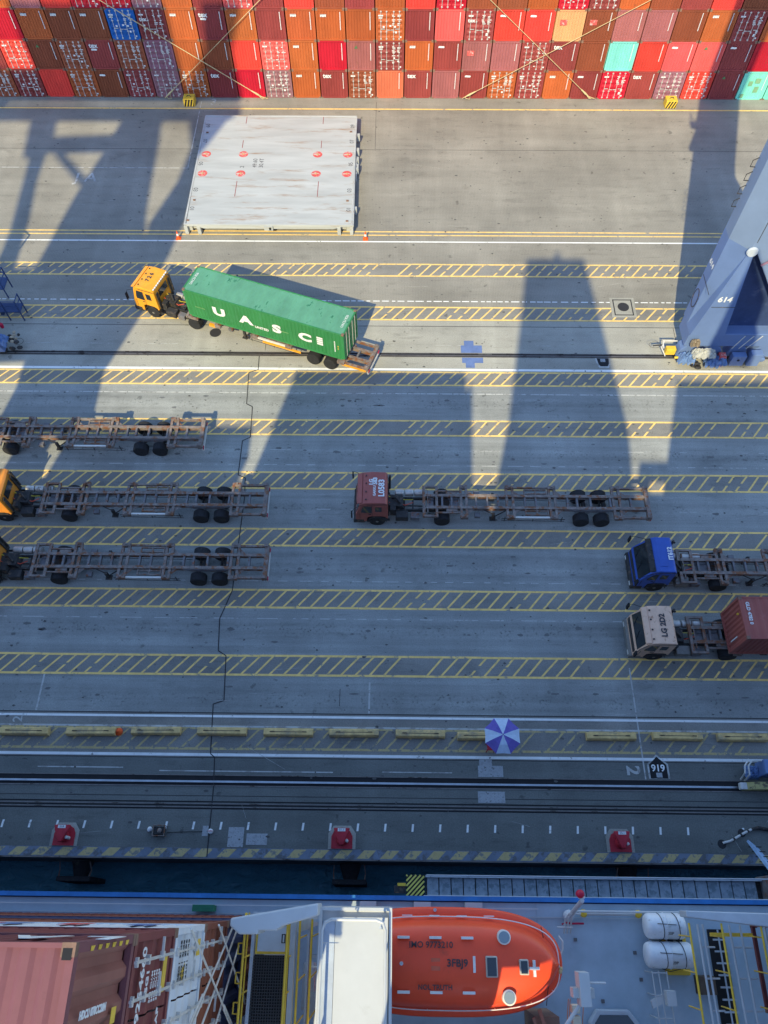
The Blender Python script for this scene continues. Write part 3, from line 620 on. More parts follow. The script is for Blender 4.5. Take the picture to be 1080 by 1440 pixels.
for a, c in zip(H_[1:5], H_[2:5]): m_ = (Vector(a) + Vector(c)) / 2; b.tube([m_ - (Vector(c) - Vector(a)) * .12, m_ + (Vector(c) - Vector(a)) * .12], .066, 8)
part('dark_band', b, m_dark, t)

# ================================================================== TRUCKS (local x runs from the front bumper to the rear)
def wheel_meshes():
    t = MB(); t.lathe((0, 0, 0), [(.30, -.27), (.46, -.27), (.50, -.22), (.50, .22), (.46, .27), (.30, .27)], 28, axis='y'); t.box(-.001, .001, -.001, .001, -.001, .001) if False else None
    r = MB()
    for s in (-1, 1): r.lathe((0, 0, 0), [(.29, s * .262), (.27, s * .20), (.16, s * .16), (.14, s * .23), (.05, s * .25)], 20, axis='y')
    r2 = MB(); r2.lathe((0, 0, 0), [(.30, -.15), (.46, -.15), (.50, -.11), (.50, .11), (.46, .15), (.30, .15)], 28, axis='y')
    r3 = MB()
    for s in (-1, 1): r3.lathe((0, 0, 0), [(.29, s * .142), (.27, s * .09), (.16, s * .06), (.14, s * .14), (.05, s * .16)], 20, axis='y')
    return [q.mesh(n, m, smooth=False) for q, n, m in ((t, 'tyre', m_rubber), (r, 'rim', m_rim), (r2, 'tyre', m_rubber), (r3, 'rim', m_rim))]
me_tyre, me_rim, me_tyre1, me_rim1 = wheel_meshes()
def wheel(parent, x, y, dual=True, name='wheel'):
    o = bpy.data.objects.new(name, me_tyre if dual else me_tyre1); C.objects.link(o); o.parent = parent; o.location = (x, y, .50)
    childof('rim', me_rim if dual else me_rim1, o)
def make_tractor(label, cabname, loc, rotz=0, style=0, roof=None, rear_x=5.45, group='terminal tractors', dark=m_dark):
    t = thing('tractor_unit', label, 'truck', loc, rotz, group); cm = m_cab[cabname]; w_ = 1.13
    # cab with a curved side profile
    wsx = {0: .30, 1: .62, 2: .42}[style]
    prof = [(.05, .55), (-.02, .75), (.0, 1.45), (.06, 1.62), (wsx, 2.68), (wsx + .16, 2.84), (1.0, 2.92), (1.85, 2.88), (1.98, 2.74), (2.02, 1.0), (1.90, .95), (1.86, 1.12), (1.62, 1.22), (.98, 1.22), (.74, 1.10), (.68, .55)]
    part('cab', MB().prism(prof, -w_, w_, 'y'), cm, t, bevel=.045)
    b = MB(); e = .012; u0 = Vector((.06, 0, 1.66)); u1 = Vector((wsx, 0, 2.64)); nn = Vector((-(u1.z - u0.z), 0, (u1.x - u0.x))).normalized() * .018
    vs = [(u0 + nn + Vector((0, -w_ + .1, 0))), (u0 + nn + Vector((0, w_ - .1, 0))), (u1 + nn + Vector((0, w_ - .16, 0))), (u1 + nn + Vector((0, -w_ + .16, 0)))]
    vs += [v - nn * 2 for v in vs]; b.add(vs, [(0, 1, 2, 3), (7, 6, 5, 4), (0, 4, 5, 1), (1, 5, 6, 2), (2, 6, 7, 3), (3, 7, 4, 0)])
    ws = part('windscreen', b, m_glass, t)
    b = MB()
    for s in (-.5, .35): p0 = u0 + nn * 1.5 + Vector((0, s, .02)); b.tube([p0, p0 + (u1 - u0) * .45 + Vector((0, .42, 0))], .012, 5)
    part('wiper', b, m_black, ws)
    b = MB(); b.box(-.05, .0, -w_ + .12, w_ - .12, 1.1, 1.42); part('grille', b, m_dark, t)
    b = MB(); b.prism([(-.16, .42), (-.16, .78), (-.02, .84), (.5, .84), (.55, .42)], -w_ - .01, w_ + .01, 'y'); part('bumper', b, m_dark if style != 2 else m_rim, t, bevel=.03)
    for s in (-1, 1):
        part('headlight', MB().box(-.18, -.15, s * .85 - .14, s * .85 + .14, .55, .70), m_pale, t)
        y = s * (w_ + .006); yy = sorted((s * w_, s * (w_ + .012)))
        b = MB(); b.prism([(.20 + .5 * wsx, 1.72), (1.0, 1.68), (1.0, 2.50), (wsx + .20, 2.52), (.20 + .5 * wsx, 1.95)], *yy, 'y'); part('side_window', b, m_glass, t)
        b = MB(); b.prism([(1.22, 1.85), (1.62, 1.85), (1.62, 2.4), (1.22, 2.4)], *yy, 'y'); part('rear_quarter_window', b, m_glass, t)
        b = MB(); b.box(1.02, 1.04, yy[0], yy[1] + .002 * s, 1.0, 2.6); b.box(.25, .27, yy[0], yy[1], .95, 1.6); b.box(.8, .96, yy[0] - (.02 if s < 0 else 0), yy[1] + (.02 if s > 0 else 0), 1.5, 1.55)
        part('door_trim', b, m_dark, t)
        b = MB(); b.lathe((1.33, s * (w_ - .02), .5), [(.62, -.03), (.62, .03)], 20, axis='y') if False else b.corr((.8, s * .8, 1.0), (1, 0, 0), (0, s, 0), (0, 0, 1), 1.05, .38, 1.2, .01)
        arch = MB(); pts = [(1.33 + .60 * math.cos(a), .5 + .62 * math.sin(a)) for a in [R(k) for k in range(-10, 191, 20)]]
        for p, q in zip(pts[:-1], pts[1:]): arch.beam((p[0], s * .95, p[1]), (q[0], s * .95, q[1]), .42, .04, (0, 0, 1))
        part('mudguard', arch, m_dark, t)
        b = MB(); b.tube([(wsx, s * w_, 2.6), (-.1, s * (w_ + .22), 2.55), (-.2, s * (w_ + .3), 2.3)], .016, 6); b.box(-.26, -.18, s * (w_ + .3) - .1, s * (w_ + .3) + .1, 1.75, 2.3); part('mirror', b, m_black, t)
        b = MB(); b.box(.7, .98, *sorted((s * (w_ - .1), s * (w_ + .03))), .55, .62); part('step', b, m_dark, t)
        wheel(t, 1.33, s * .96, False, 'front_wheel'); wheel(t, rear_x, s * .84, True, 'rear_wheel')
    part('rear_window', MB().box(2.015, 2.03, -.55, .55, 1.9, 2.5), m_glass, t)
    part('sun_visor', MB().prism([(wsx - .18, 2.70), (wsx - .16, 2.78), (wsx + .12, 2.86), (wsx + .10, 2.78)], -w_ + .06, w_ - .06, 'y'), cm if style != 1 else m_dark, t)
    if style == 1: part('roof_hatch', MB().box(1.0, 1.45, -.78, -.30, 2.90, 2.945), cm, t, bevel=.015)
    for k_, yy_ in enumerate((-.85, -.3, .3, .85)): part('roof_marker', MB().box(.62, .70, yy_ - .04, yy_ + .04, 2.87, 2.93), m_dark, t)
    part('roof_gutter', MB().box(.7, 1.95, -w_ - .012, -w_ + .03, 2.68, 2.73), m_dark, t)
    part('air_intake', MB().tube([(2.12, .95, 1.2), (2.12, .95, 2.75), (2.12, .80, 2.82)], .07, 8), m_dark, t)
    part('engine_cover', MB().prism([(2.05, .85), (3.1, .85), (2.9, 1.28), (2.05, 1.40)], -.40, .40, 'y'), m_dark, t)
    for y_ in (-.95, .7): part('cab_rear_trim', MB().box(2.02, 2.09, y_, y_ + .25, 1.0, 2.5), m_dark, t)
    if style == 3 or cabname.startswith('yellow'):
        b = MB()
        for k in range(9): b.box(1.9, 1.99, -1.0 + k * .23, -.86 + k * .23, 2.85, 2.91)
        part('marker_lights', b, m_mark, t)
    # frame behind the cab
    b = MB()
    for s in (-1, 1): b.box(.6, rear_x + .75, s * .43 - .05, s * .43 + .05, .68, .92)
    for x in (2.2, 2.9, 3.6, 4.3, rear_x - .4, rear_x + .7): b.box(x - .05, x + .05, -.38, .38, .7, .88)
    part('frame', b, dark, t)
    b = MB(); b.tube([(rear_x, -1.0, .5), (rear_x, 1.0, .5)], .09, 8); b.lathe((rear_x, 0, .5), [(.1, -.28), (.24, -.12), (.24, .12), (.1, .28)], 12, axis='y'); b.tube([(1.33, -.9, .5), (1.33, .9, .5)], .06, 8); b.tube([(2.6, 0, .65), (rear_x, 0, .55)], .05, 6); part('axles', b, dark, t)
    b = MB(); b.box(2.1, 2.95, -.36, .36, .75, 1.3); b.tube([(2.2, .15, 1.3), (2.5, .1, 1.5), (2.8, -.2, 1.35)], .07, 8); b.box(2.15, 2.5, -.8, -.45, .8, 1.5); part('gearbox_and_hoses', b, dark, t)
    b = MB()
    for k in range(3): b.lathe((2.45 + k * .62, .78, .95), [(.20, .0), (.235, .05), (.235, .5), (.20, .56)], 16, axis='x')
    part('air_tank', b, m_tank, t)
    b = MB(); b.box(2.5, 3.3, -1.08, -.56, .55, 1.05); part('fuel_tank', b, m_rim if style else m_dark, t, bevel=.04)
    b = MB(); b.box(3.45, 4.0, -1.05, -.6, .55, .95); part('battery_box', b, m_frame2, t, bevel=.03)
    b = MB(); b.prism([(rear_x - .55, -.42), (rear_x + .35, -.36), (rear_x + .5, 0), (rear_x + .35, .36), (rear_x - .55, .42)], .98, 1.06); part('fifth_wheel', b, m_frame, t)
    for s, col in ((-1, (.7, .1, .05)), (1, (.6, .5, .05))):
        b = MB(); b.tube([(2.05, s * .2, 1.5), (2.3, s * .25, 1.1), (2.7, s * .15, 1.25), (3.1, s * .2, 1.05), (3.6, s * .1, 1.25)], .025, 6); part('air_hose', b, M('hose_paint', col, .5), t)
    if roof:
        for s_, sz, x, y in roof: text(s_, sz, (x, y, 2.935), (0, 1, 0), (-1, 0, 0), m_mark if style != 2 and not cabname.startswith('yellow') else m_darkmark, t, bold=.018 if sz > .3 else .008, ext=.002)
    return t
def make_trailer():
    t = thing('container_trailer', 'x', 'trailer', (0, 0, 0), 0, 'skeletal container trailers')
    Z = 1.28; w_ = 1.12; m = m_frame
    b = MB()
    for s in (-1, 1):
        b.box(.2, 14.2, s * .43 - .095, s * .43 + .095, Z - .03, Z); b.box(.2, 14.2, s * .43 - .015, s * .43 + .015, Z - .30, Z - .03); b.box(2.2, 14.2, s * .43 - .07, s * .43 + .07, Z - .33, Z - .30)
    part('main_rails', b, m, t)
    for x in (1.25, 1.85, 3.4, 4.1, 4.8, 6.5, 7.2, 9.2, 9.8, 10.65, 11.9, 13.2): part('cross_member', MB().box(x - .06, x + .06, -.41, .41, Z - .26, Z - .04), m_frame2, t)
    def bolster(x, wd, ends=True):
        b = MB()
        for dx in (-wd / 2, wd / 2): b.box(x + dx - .08, x + dx + .08, -w_, w_, Z - .20, Z - .035)
        for s in (-1, 1):
            b.box(x - wd / 2 - .06, x + wd / 2 + .06, *sorted((s * (w_ - .16), s * (w_ + .07))), Z - .24, Z + .02)
            b.prism([(x + wd / 2, s * .5), (x + wd / 2 + .5, s * .5), (x + wd / 2, s * .95)], Z - .14, Z - .12)
            b.box(x - .08, x + .08, *sorted((s * (w_ - .1), s * (w_ + .03))), Z + .02, Z + .10)
        part('bolster', b, m, t)
    bolster(2.62, .34); bolster(5.55, .40); bolster(8.25, .36); bolster(12.3, .42)
    # front frame
    b = MB(); b.box(.0, .18, -w_, w_, Z - .18, Z + .02); b.box(.82, .98, -w_, w_, Z - .18, Z - .02)
    for s in (-1, 1): b.box(.14, .85, *sorted((s * w_, s * (w_ - .12))), Z - .18, Z); b.box(.97, 2.4, s * .78 - .04, s * .78 + .04, Z - .16, Z - .05)
    b.box(.3, .36, -.8, .8, Z - .1, Z - .02); b.box(1.5, 2.2, -.7, -.5, Z - .14, Z - .06); b.box(1.5, 2.2, .5, .7, Z - .14, Z - .06)
    part('front_frame', b, m, t); part('stiffening_plate', MB().box(.4, 2.3, -.36, .36, Z - .24, Z - .22), m_frame2, t)
    b = MB(); b.box(14.10, 14.36, -w_, w_, Z - .25, Z + .03)
    for s in (-1, 1): b.box(12.5, 14.15, *sorted((s * w_, s * (w_ - .12))), Z - .2, Z - .02); b.box(14.05, 14.3, *sorted((s * (w_ + .02), s * (w_ - .16))), Z - .3, Z + .14)
    part('end_frame', b, m, t); part('bumper_bar', MB().box(14.25, 14.38, -1.05, 1.05, .62, .80), m_pale, t)
    for s in (-1, 1): part('rear_lamp', MB().box(14.35, 14.40, s * .95 - .12, s * .95 + .12, .82, .95), m_redlight, t)
    for s in (-1, 1):
        b = MB()
        b.box(5.8, 8.1, s * (w_ - .04) - .05, s * (w_ - .04) + .05, Z - .2, Z - .06); part('side_rail', b, m if s > 0 else m_pale, t)
        b = MB(); b.box(6.5, 7.9, *sorted((s * .66, s * .60)), Z - .16, Z - .05); b.box(6.5, 7.9, *sorted((s * .93, s * .87)), Z - .16, Z - .05)
        for x in (6.5, 7.2, 7.9): b.box(x - .04, x + .04, *sorted((s * .93, s * .5)), Z - .17, Z - .06)
        part('stowage_rack', b, m, t)
        b = MB(); b.box(4.42, 4.58, s * .72 - .08, s * .72 + .08, .32, Z - .3); b.box(4.3, 4.7, s * .72 - .15, s * .72 + .15, .28, .33); b.beam((4.5, s * .72, .5), (5.3, s * .5, 1.0), .05, .05); b.beam((4.5, s * .72, .9), (3.9, s * .5, 1.05), .05, .05)
        part('landing_leg', b, m_dark, t)
        for x in (10.08, 11.38): wheel(t, x, s * .84)
        b = MB(); b.prism([(9.2, Z - .05), (12.1, Z - .05), (11.6, Z - .34), (9.7, Z - .34)], *sorted((s * .52, s * .56)), 'y'); part('suspension_hanger', b, m_frame2, t)
        part('valve_box', MB().box(3.3, 3.65, *sorted((s * .62, s * .92)), .72, .95), m_frame2, t)
    for x in (10.08, 11.38): part('axle', MB().tube([(x, -.95, .5), (x, .95, .5)], .075, 8), m_dark, t); part('spring_drum', MB().lathe((x + .25, 0, .62), [(.12, -.35), (.15, -.2), (.15, .2), (.12, .35)], 12, axis='y'), m_dark, t)
    b = MB(); b.tube([(.5, .1, Z - .12), (2, .2, Z - .2), (4, .25, Z - .22), (9.8, .2, Z - .25)], .02, 5); part('air_line', b, m_darkmark, t)
    b = MB(); b.tube([(5.0, -.98, .85), (9.0, -1.0, .8)], .025, 5); b.tube([(5.0, -.98, .6), (9.0, -1.0, .55)], .02, 5)
    for x in (5.2, 7, 8.8): b.beam((x, -.98, .5), (x, -.98, 1.05), .04, .04)
    part('side_guard', b, m_dark, t)
    return t
def copy_tree(o, parent=None):
    c = o.copy(); C.objects.link(c); c.parent = parent
    for ch in list(o.children): copy_tree(ch, c)
    return c
tr0 = make_trailer()
trs = [((2.05, 23.95), 0, 'empty rusty trailer behind the red tractor unit'), ((-22.15, 23.98), 0, 'empty rusty trailer in the middle of the three left lanes'),
       ((-21.75, 19.62), 0, 'empty rusty trailer in the lowest of the three left lanes'), ((-26.85, 29.08), 0, 'partly sunlit empty trailer in the upper left lane'),
       ((17.45, 19.58), 0, 'empty grey-brown trailer behind the blue tractor unit'), ((17.3, 15.22), 0, 'trailer carrying the rust-red container at the right edge')]
ga = R(-19.98); gx, gy = math.cos(ga), math.sin(ga)
GO = Vector((-14.28 - 4.75 * gx, 40.32 - 4.75 * gy, 0))
for i, (p, a, lb) in enumerate(trs):
    o = tr0 if i == 0 else copy_tree(tr0); o.location = (p[0], p[1], .013); o['label'] = lb
o = copy_tree(tr0); o.location = GO + Vector((gx, gy, 0)) * 4.25 + Vector((0, 0, .013)); o.rotation_euler.z = ga; o['label'] = 'trailer carrying the long green container across the lanes'
for nm_ in ('side_rail', 'side_guard'): pass
b = MB(); b.box(6.2, 9.2, -1.17, -1.09, .88, 1.02); b.box(1.9, 2.4, -1.17, -1.0, .95, 1.15); b.box(12.4, 14.2, -1.17, -1.125, .95, 1.10)
part('orange_side_rail', b, m_cab['yellow_orange_cab_paint'], o)
make_tractor('faded red tractor unit with white numbers on its roof', 'faded_red_cab_paint', (-2.15, 23.95, .013), 0, 0, roof=[('LG', .34, .98, .38), ('583', .34, 1.22, .45), ('GAKKU', .22, 1.18, -.25), ('L0583', .50, 1.62, -.05)])
make_tractor('blue tractor unit with white number on its roof', 'deep_blue_cab_paint', (14.72, 19.55, .013), 0, 1, roof=[('IT612', .36, 1.72, .05)], rear_x=5.2)
make_tractor('rusty peach tractor unit hauling the rust-red container', 'peach_cab_paint', (14.0, 15.2, .013), 0, 2, roof=[('LG 2D2', .42, 1.30, -.05)], rear_x=5.6)
make_tractor('orange tractor unit at the left edge, higher of the two', 'orange_cab_paint', (-25.95, 24.0, .013), 0, 0)
make_tractor('orange tractor unit at the left edge, lower of the two', 'orange_cab_paint', (-25.65, 19.62, .013), 0, 0)
make_tractor('tractor unit at the left edge pulling the partly sunlit trailer', 'orange_cab_paint', (-31.0, 29.08, .013), 0, 0)
make_tractor('yellow-orange tractor unit pulling the long green container', 'yellow_orange_cab_paint', tuple(GO + Vector((0, 0, .013))), ga, 0, roof=[('7 2 6', .42, 1.1, .05)], rear_x=4.75)

# loaded containers
def make_container(name, label, loc, rotz, mat, H=HC, L=LC, parent_marks=None):
    """local x along the length, y across (0 at centre), z up"""
    t = thing(name, label, 'container', loc, rotz)
    b = MB(); P = .13
    for sy in (-1, 1):
        for x0 in (0, L - .16): b.box(x0, x0 + .16, *sorted((sy * W2, sy * (W2 - P))), .11, H - .11)
        b.box(.16, L - .16, *sorted((sy * W2, sy * (W2 - .06))), .02, .17); b.box(.16, L - .16, *sorted((sy * W2, sy * (W2 - .07))), H - .11, H - .01)
    for x0 in (0, L - .1): b.box(x0, x0 + .1, -W2 + P, W2 - P, .02, .16); b.box(x0, x0 + .1, -W2 + P, W2 - P, H - .13, H - .012)
    part('frame', b, mat, t)
    for sy in (-1, 1): part('side_wall', MB().corr((.16, sy * (W2 - .015), .17), (1, 0, 0), (0, 0, 1), (0, sy, 0), L - .32, H - .27, .278, .04), mat, t)
    b = MB(); b.corr((.05, -W2 + .07, H - .028), (1, 0, 0), (0, 1, 0), (0, 0, 1), L - .1, 2 * W2 - .14, .45, .022); part('roof', b, mat, t)
    part('front_wall', MB().corr((.035, -W2 + .13, .16), (0, 1, 0), (0, 0, 1), (-1, 0, 0), 2 * W2 - .26, H - .29, .27, .04), mat, t)
    for sy in (-1, 1):
        d = part('door', MB().corr((L - .03, *( (sy * .02,)), .16), (0, 0, 1), (0, sy, 0), (1, 0, 0), H - .29, 1.05, .44, .03), mat, t)
        b = MB()
        for y in (.3, .78): b.tube([(L + .01, sy * y, .1), (L + .01, sy * y, H - .1)], .022, 6)
        part('lock_bars', b, m_zinc, d)
    part('floor', MB().box(.1, L - .1, -W2 + .06, W2 - .06, .10, .15), m_dark, t)
    for sx in (0, L - .178):
        for sy in (-1, 1):
            for z0 in (0, H - .118): b = MB(); b.box(sx - (.006 if sx == 0 else 0), sx + .178, *sorted((sy * (W2 + .006), sy * (W2 - .165))), z0, z0 + .122); part('corner_casting', b, m_cast, t)
    return t
m_green = M('green_container_paint', (.035, .21, .068), .5, scale=.8, var=.12, grime=(.07, .24, .12), gthr=.55, gscale=1.1, gsoft=.22, stretch=(1, 1, .5))
m_groof = M('sun_bleached_green_roof', (.10, .285, .175), .6, scale=1.2, var=.16, grime=(.02, .14, .07), gthr=.60, gscale=2.4, gsoft=.05, stretch=(1, .5, 1))
gc = make_container('shipping_container', 'long green container with large white letters on a trailer', (-14.28, 40.32, 1.62), ga, m_green)
for ch in gc.children:
    if ch.name.startswith('roof'): ch.data.materials.clear(); ch.data.materials.append(m_groof)
ys = -W2 - .006
for s_, x in (('U', 2.62), ('A', 4.72), ('S', 7.1), ('C', 9.25)): text(s_, .98, (x, ys, 1.25), (1, 0, 0), (0, 0, 1), m_mark, gc, bold=.055, ext=.004, sx=1.4)
text('UNITED', .30, (5.9, ys, .86), (1, 0, 0), (0, 0, 1), m_mark, gc, bold=.01)
b = MB()
for k in range(4): b.box(10.15, 10.6, ys - .004, ys, .95 + k * .2, 1.11 + k * .2)
part('white_code_panel', b, m_mark, gc)
b = MB()
for k in range(9): b.box(11.45, 11.53, ys - .004, ys, .7 + k * .12, .79 + k * .12)
part('serial_number', b, m_mark, gc)
b = MB(); b.box(.7, 1.5, ys - .003, ys, 1.12, 1.2); b.box(7.1, 8.0, ys - .003, ys, 1.15, 1.23); part('faded_streak', b, M('faded_green_paint', (.16, .33, .13)), gc)
b = MB(); b.box(11.7, 11.78, ys - .003, ys, 1.0, 1.12); b.box(11.7, 11.78, ys - .003, ys, 1.25, 1.37); part('yellow_sticker', b, m_syel, gc)
for x in (.35, 11.8): text('UACU 826', .26, (x, 0, HC - .002), (0, 1, 0), (-1, 0, 0), m_mark, gc, ext=.003)
m_rr = M('rust_red_container_paint', (.33, .088, .068), .6, scale=.7, var=.1, grime=(.42, .14, .12), gthr=.58, gscale=1.5, gsoft=.2)
rc = make_container('shipping_container', 'rust-red container on the trailer of the peach truck', (19.25, 15.22, 1.50), 0, m_rr)
text('GLD 4782 0', .26, (.42, .25, HC - .002), (0, -1, 0), (1, 0, 0), m_mark, rc, ext=.003, bold=.008)
part('serial_number', MB().box(-.012, -.006, -.75, -.68, .6, 1.5), m_mark, rc)
part('warning_lamp', MB().lathe((-.03, .35, 2.15), [(.05, -.05), (.06, .05)], 10), m_syel, rc)

# ================================================================== QUAY CRANES
t = thing('quay_crane', 'tall grey-blue quay crane leg numbered 614 at the right edge', 'crane', (22.3, 37.4, 0)); OFF[t.name] = (22.3, 37.4, 0)
xl, xr, y0, y1 = 20.62, 23.85, 36.4, 38.45
ym_ = 37.45
def frustum(secs):
    b = MB(); n = len(secs[0][1]); vs = []
    for z, sec in secs: vs += [(x, y, z) for x, y in sec]
    fs = [tuple(range(n))[::-1], tuple((len(secs) - 1) * n + k for k in range(n))] + [(i * n + k, i * n + (k + 1) % n, (i + 1) * n + (k + 1) % n, (i + 1) * n + k) for i in range(len(secs) - 1) for k in range(n)]
    return b.add(vs, fs)
def lsec(xf, x2): return [(xl, y1), (xl, ym_), (xf, y0), (x2, y0), (x2, y1)]
part('main_leg', frustum([(10.4, lsec(21.72, 25.2)), (13, lsec(21.75, 24.9)), (16, lsec(21.8, 24.1)), (20, lsec(21.8, xr)), (52, lsec(21.8, xr))]), m_cblue, t)
part('leg_foot', frustum([(2.9, lsec(xl + .03, 23.05)), (10.395, lsec(21.70, 22.0))]), m_blue, t)
b = MB(); b.prism([(21.95, 10.55), (25.2, 10.55), (31.5, 2.9), (27.3, 2.9)], y0 + .02, y1 - .02, 'y'); part('leg_foot', b, m_cblue, t, bevel=.05)
b = MB(); b.tube([(22.8, y0 - .08, 9.3), (30, y0 - .08, 15.5)], .07, 6); part('conduit', b, M('mauve_pipe', (.25, .14, .20)), t)
b = MB(); b.box(22.0, 29, y0 + .9, y1 - .1, 1.9, 10.2); part('sill_plate', b, M('sill_shade_navy', (.035, .06, .15), .55, grime=(.1, .12, .2), gthr=.6, gscale=1.5), t)  # navy colour paints in the shade inside the leg opening
b = MB(); b.box(xl + .02, 30.5, y0 + .1, y1 - .1, 1.7, 2.95); part('sill_beam', b, m_blue, t, bevel=.04)
b = MB(); b.box(xl + .5, 22.7, y0 - .012, y0 - .004, 5.6, 5.65); b.box(21.85, 21.89, y0 - .012, y0 - .004, 11, 30); b.box(xl - .012, xl - .004, y0 + .1, y1 - .1, 6.6, 6.66); part('weld_seam', b, m_dark, t)
b = MB(); b.tube([(xl - .02, ym_ + .5 + .4 * math.cos(a * math.pi / 8), 4.9 + .75 * math.sin(a * math.pi / 8)) for a in range(16)], .025, 5, closed=True); part('access_hatch', b, m_dark, t)
b = MB(); b.lathe((21.8, y0 - .1, 10.4), [(.3, -.12), (.35, .0), (.3, .1)], 16, axis='y'); part('hinge_pin', b, m_lgrey, t)
b = MB()
for k in range(4): b.tube([(xl - .02, y1 - .1, 12 + k * .9), (xl - .35, y1 - .2, 12.1 + k * .9), (xl - .35, y1 - .2, 12.5 + k * .9), (xl - .02, y1 - .1, 12.6 + k * .9)], .03, 5)
part('cable_bracket', b, m_dark, t)
text('614', .52, (xl - .012, ym_ + .52, 7.9), (0, -1, 0), (0, 0, 1), m_mark, t, bold=.02)
text('614', .62, (21.78, y0 - .012, 6.3), (1, 0, 0), (0, 0, 1), m_mark, t, bold=.02)
b = MB(); b.prism([(x_ - 7.8, z_ + 26.6) for x_, z_ in ((22.3, 10.2), (22.75, 0), (26.0, 0), (24.9, 6))], 6.7, 7.5, 'y'); part('shade_slab', b, m_cblue, t)  # unseen slab added to throw shade into the leg opening
b = MB(); b.prism([(xr - .3, 16), (25.6, 12.2), (26.4, 12.5), (24.1, 17.6)], y0 + .4, y1 - .4, 'y'); part('leg_brace', b, m_cblue, t)
b = MB(); b.box(19.9, 20.6, 37.2, 38.2, 23.6, 23.68)
for x in (19.92, 20.55):
    for y in (37.22, 38.18): b.box(x - .03, x + .03, y - .03, y + .03, 23.68, 24.8)
b.box(19.9, 20.6, 37.19, 37.22, 24.7, 24.78); b.box(19.9, 19.96, 37.2, 38.2, 24.7, 24.78)
for k in range(12): b.box(20.05 + k * .045, 20.35 + k * .045, 37.4, 38.0, 20.6 + k * .25, 20.64 + k * .25)
part('stair_platform', b, m_lgrey, t)
# bogies and clutter under the leg
for i, x in enumerate((21.2, 22.9, 24.7, 26.4)):
    b = MB(); b.prism([(x - .75, .55), (x + .75, .55), (x + .6, 1.25), (x + .25, 1.7), (x - .25, 1.7), (x - .6, 1.25)], 36.55, 37.35, 'y'); bo = part('wheel_bogie', b, m_blue, t, bevel=.04)
    for dx in (-.4, .4): part('rail_wheel', MB().lathe((x + dx, 36.92, .38), [(.28, -.12), (.34, -.1), (.34, .1), (.28, .12)], 20, axis='y'), m_dark, bo)
    part('drive_motor', MB().lathe((x, 36.2, .9), [(.1, -.3), (.2, -.25), (.2, .15), (.1, .3)], 12, axis='y'), m_blue if i % 2 else m_syel, bo)
b = MB(); b.tube([(19.55, 36.9, 1.0), (19.55, 37.5, 1.1), (20.5, 37.5, 1.1)], .05, 6); b.tube([(19.7, 36.5, .6), (19.4, 37.0, 1.0), (19.7, 37.5, 1.1), (20.6, 37.5, 1.1)], .035, 6); part('guard_pipe', b, m_pale, t)
b = MB(); b.box(19.75, 20.45, 36.75, 37.15, .45, 1.0); b.tube([(20.3, 36.3, .7), (20.9, 36.25, .8), (21.5, 36.3, .6)], .09, 8); part('buffer', b, m_syel, t, bevel=.04)
b = MB(); b.tube([(19.0 + .42 * math.cos(a * math.pi / 9) , 37.3 + .28 * math.sin(a * math.pi / 9), .9) for a in range(18)], .012, 5, closed=True); b.tube([(18.9, 37.3, .8), (19.6, 37.3, .9)], .05, 6); part('cable_loop', b, m_dark, t)
def lumps(x0, x1, y0_, y1_, z0, z1, n, seed, s0=.12, s1=.3):
    r = random.Random(seed); b = MB()
    for _ in range(n):
        c = Vector((r.uniform(x0, x1), r.uniform(y0_, y1_), r.uniform(z0, z1))); sx, sy, sz = r.uniform(s0, s1), r.uniform(s0, s1) * .8, r.uniform(s0, s1) * .6
        vs = []; n1, n2 = 5, 7
        for i in range(n1 + 1):
            th = math.pi * i / n1
            for j in range(n2):
                ph = 2 * math.pi * j / n2; k = r.uniform(.8, 1.15); vs.append(c + Vector((sx * math.sin(th) * math.cos(ph), sy * math.sin(th) * math.sin(ph), sz * math.cos(th))) * k if False else c + Vector((sx * math.sin(th) * math.cos(ph) * k, sy * math.sin(th) * math.sin(ph) * k, sz * math.cos(th))))
        b.add(vs, [(i * n2 + j, i * n2 + (j + 1) % n2, (i + 1) * n2 + (j + 1) % n2, (i + 1) * n2 + j) for i in range(n1) for j in range(n2)])
    return b
def tarp(x0, x1, ya, yb, z, name_m, parent, name, seed, amp=.16):
    r = random.Random(seed); n, k = 16, 10; b = MB(); vs = []
    hs = [[r.uniform(-amp, amp) for _ in range(k + 1)] for _ in range(n + 1)]
    for i in range(n + 1):
        for j in range(k + 1):
            e = min(i, n - i, j, k - j); zz = z + hs[i][j] - (.45 if e == 0 else .1 if e == 1 else 0)
            vs.append((x0 + (x1 - x0) * i / n + r.uniform(-.04, .04), ya + (yb - ya) * j / k + r.uniform(-.04, .04), zz))
    b.add(vs, [(i * (k + 1) + j, (i + 1) * (k + 1) + j, (i + 1) * (k + 1) + j + 1, i * (k + 1) + j + 1) for i in range(n) for j in range(k)])
    return part(name, b, name_m, parent)
tarp(21.3, 22.9, 35.7, 36.35, 1.75, m_tarp, t, 'canvas_cover', 3, .12); tarp(20.5, 21.6, 35.7, 36.5, 1.2, m_btarp, t, 'plastic_cover', 4, .2); tarp(22.4, 23.9, 35.6, 36.4, 1.0, m_btarp, t, 'plastic_cover', 5, .2)
tarp(20.9, 21.5, 36.0, 36.4, 2.6, M('brown_cover', (.25, .2, .14)), t, 'brown_cover', 9, .08)
b = MB(); b.box(23.3, 23.8, 35.9, 36.4, .2, 1.2); part('red_cabinet', b, m_redm, t, bevel=.03)
b = MB(); b.box(24.2, 25.2, 35.9, 36.35, .3, 1.3); b.box(25.4, 26.2, 35.8, 36.3, .4, 1.6); part('control_cabinet', b, m_blue, t, bevel=.03)
b = lumps(21.6, 22.2, 35.6, 36.0, .2, .7, 8, 11, .1, .2); part('cable_coil', b, m_dark, t, smooth=True)
b = MB()
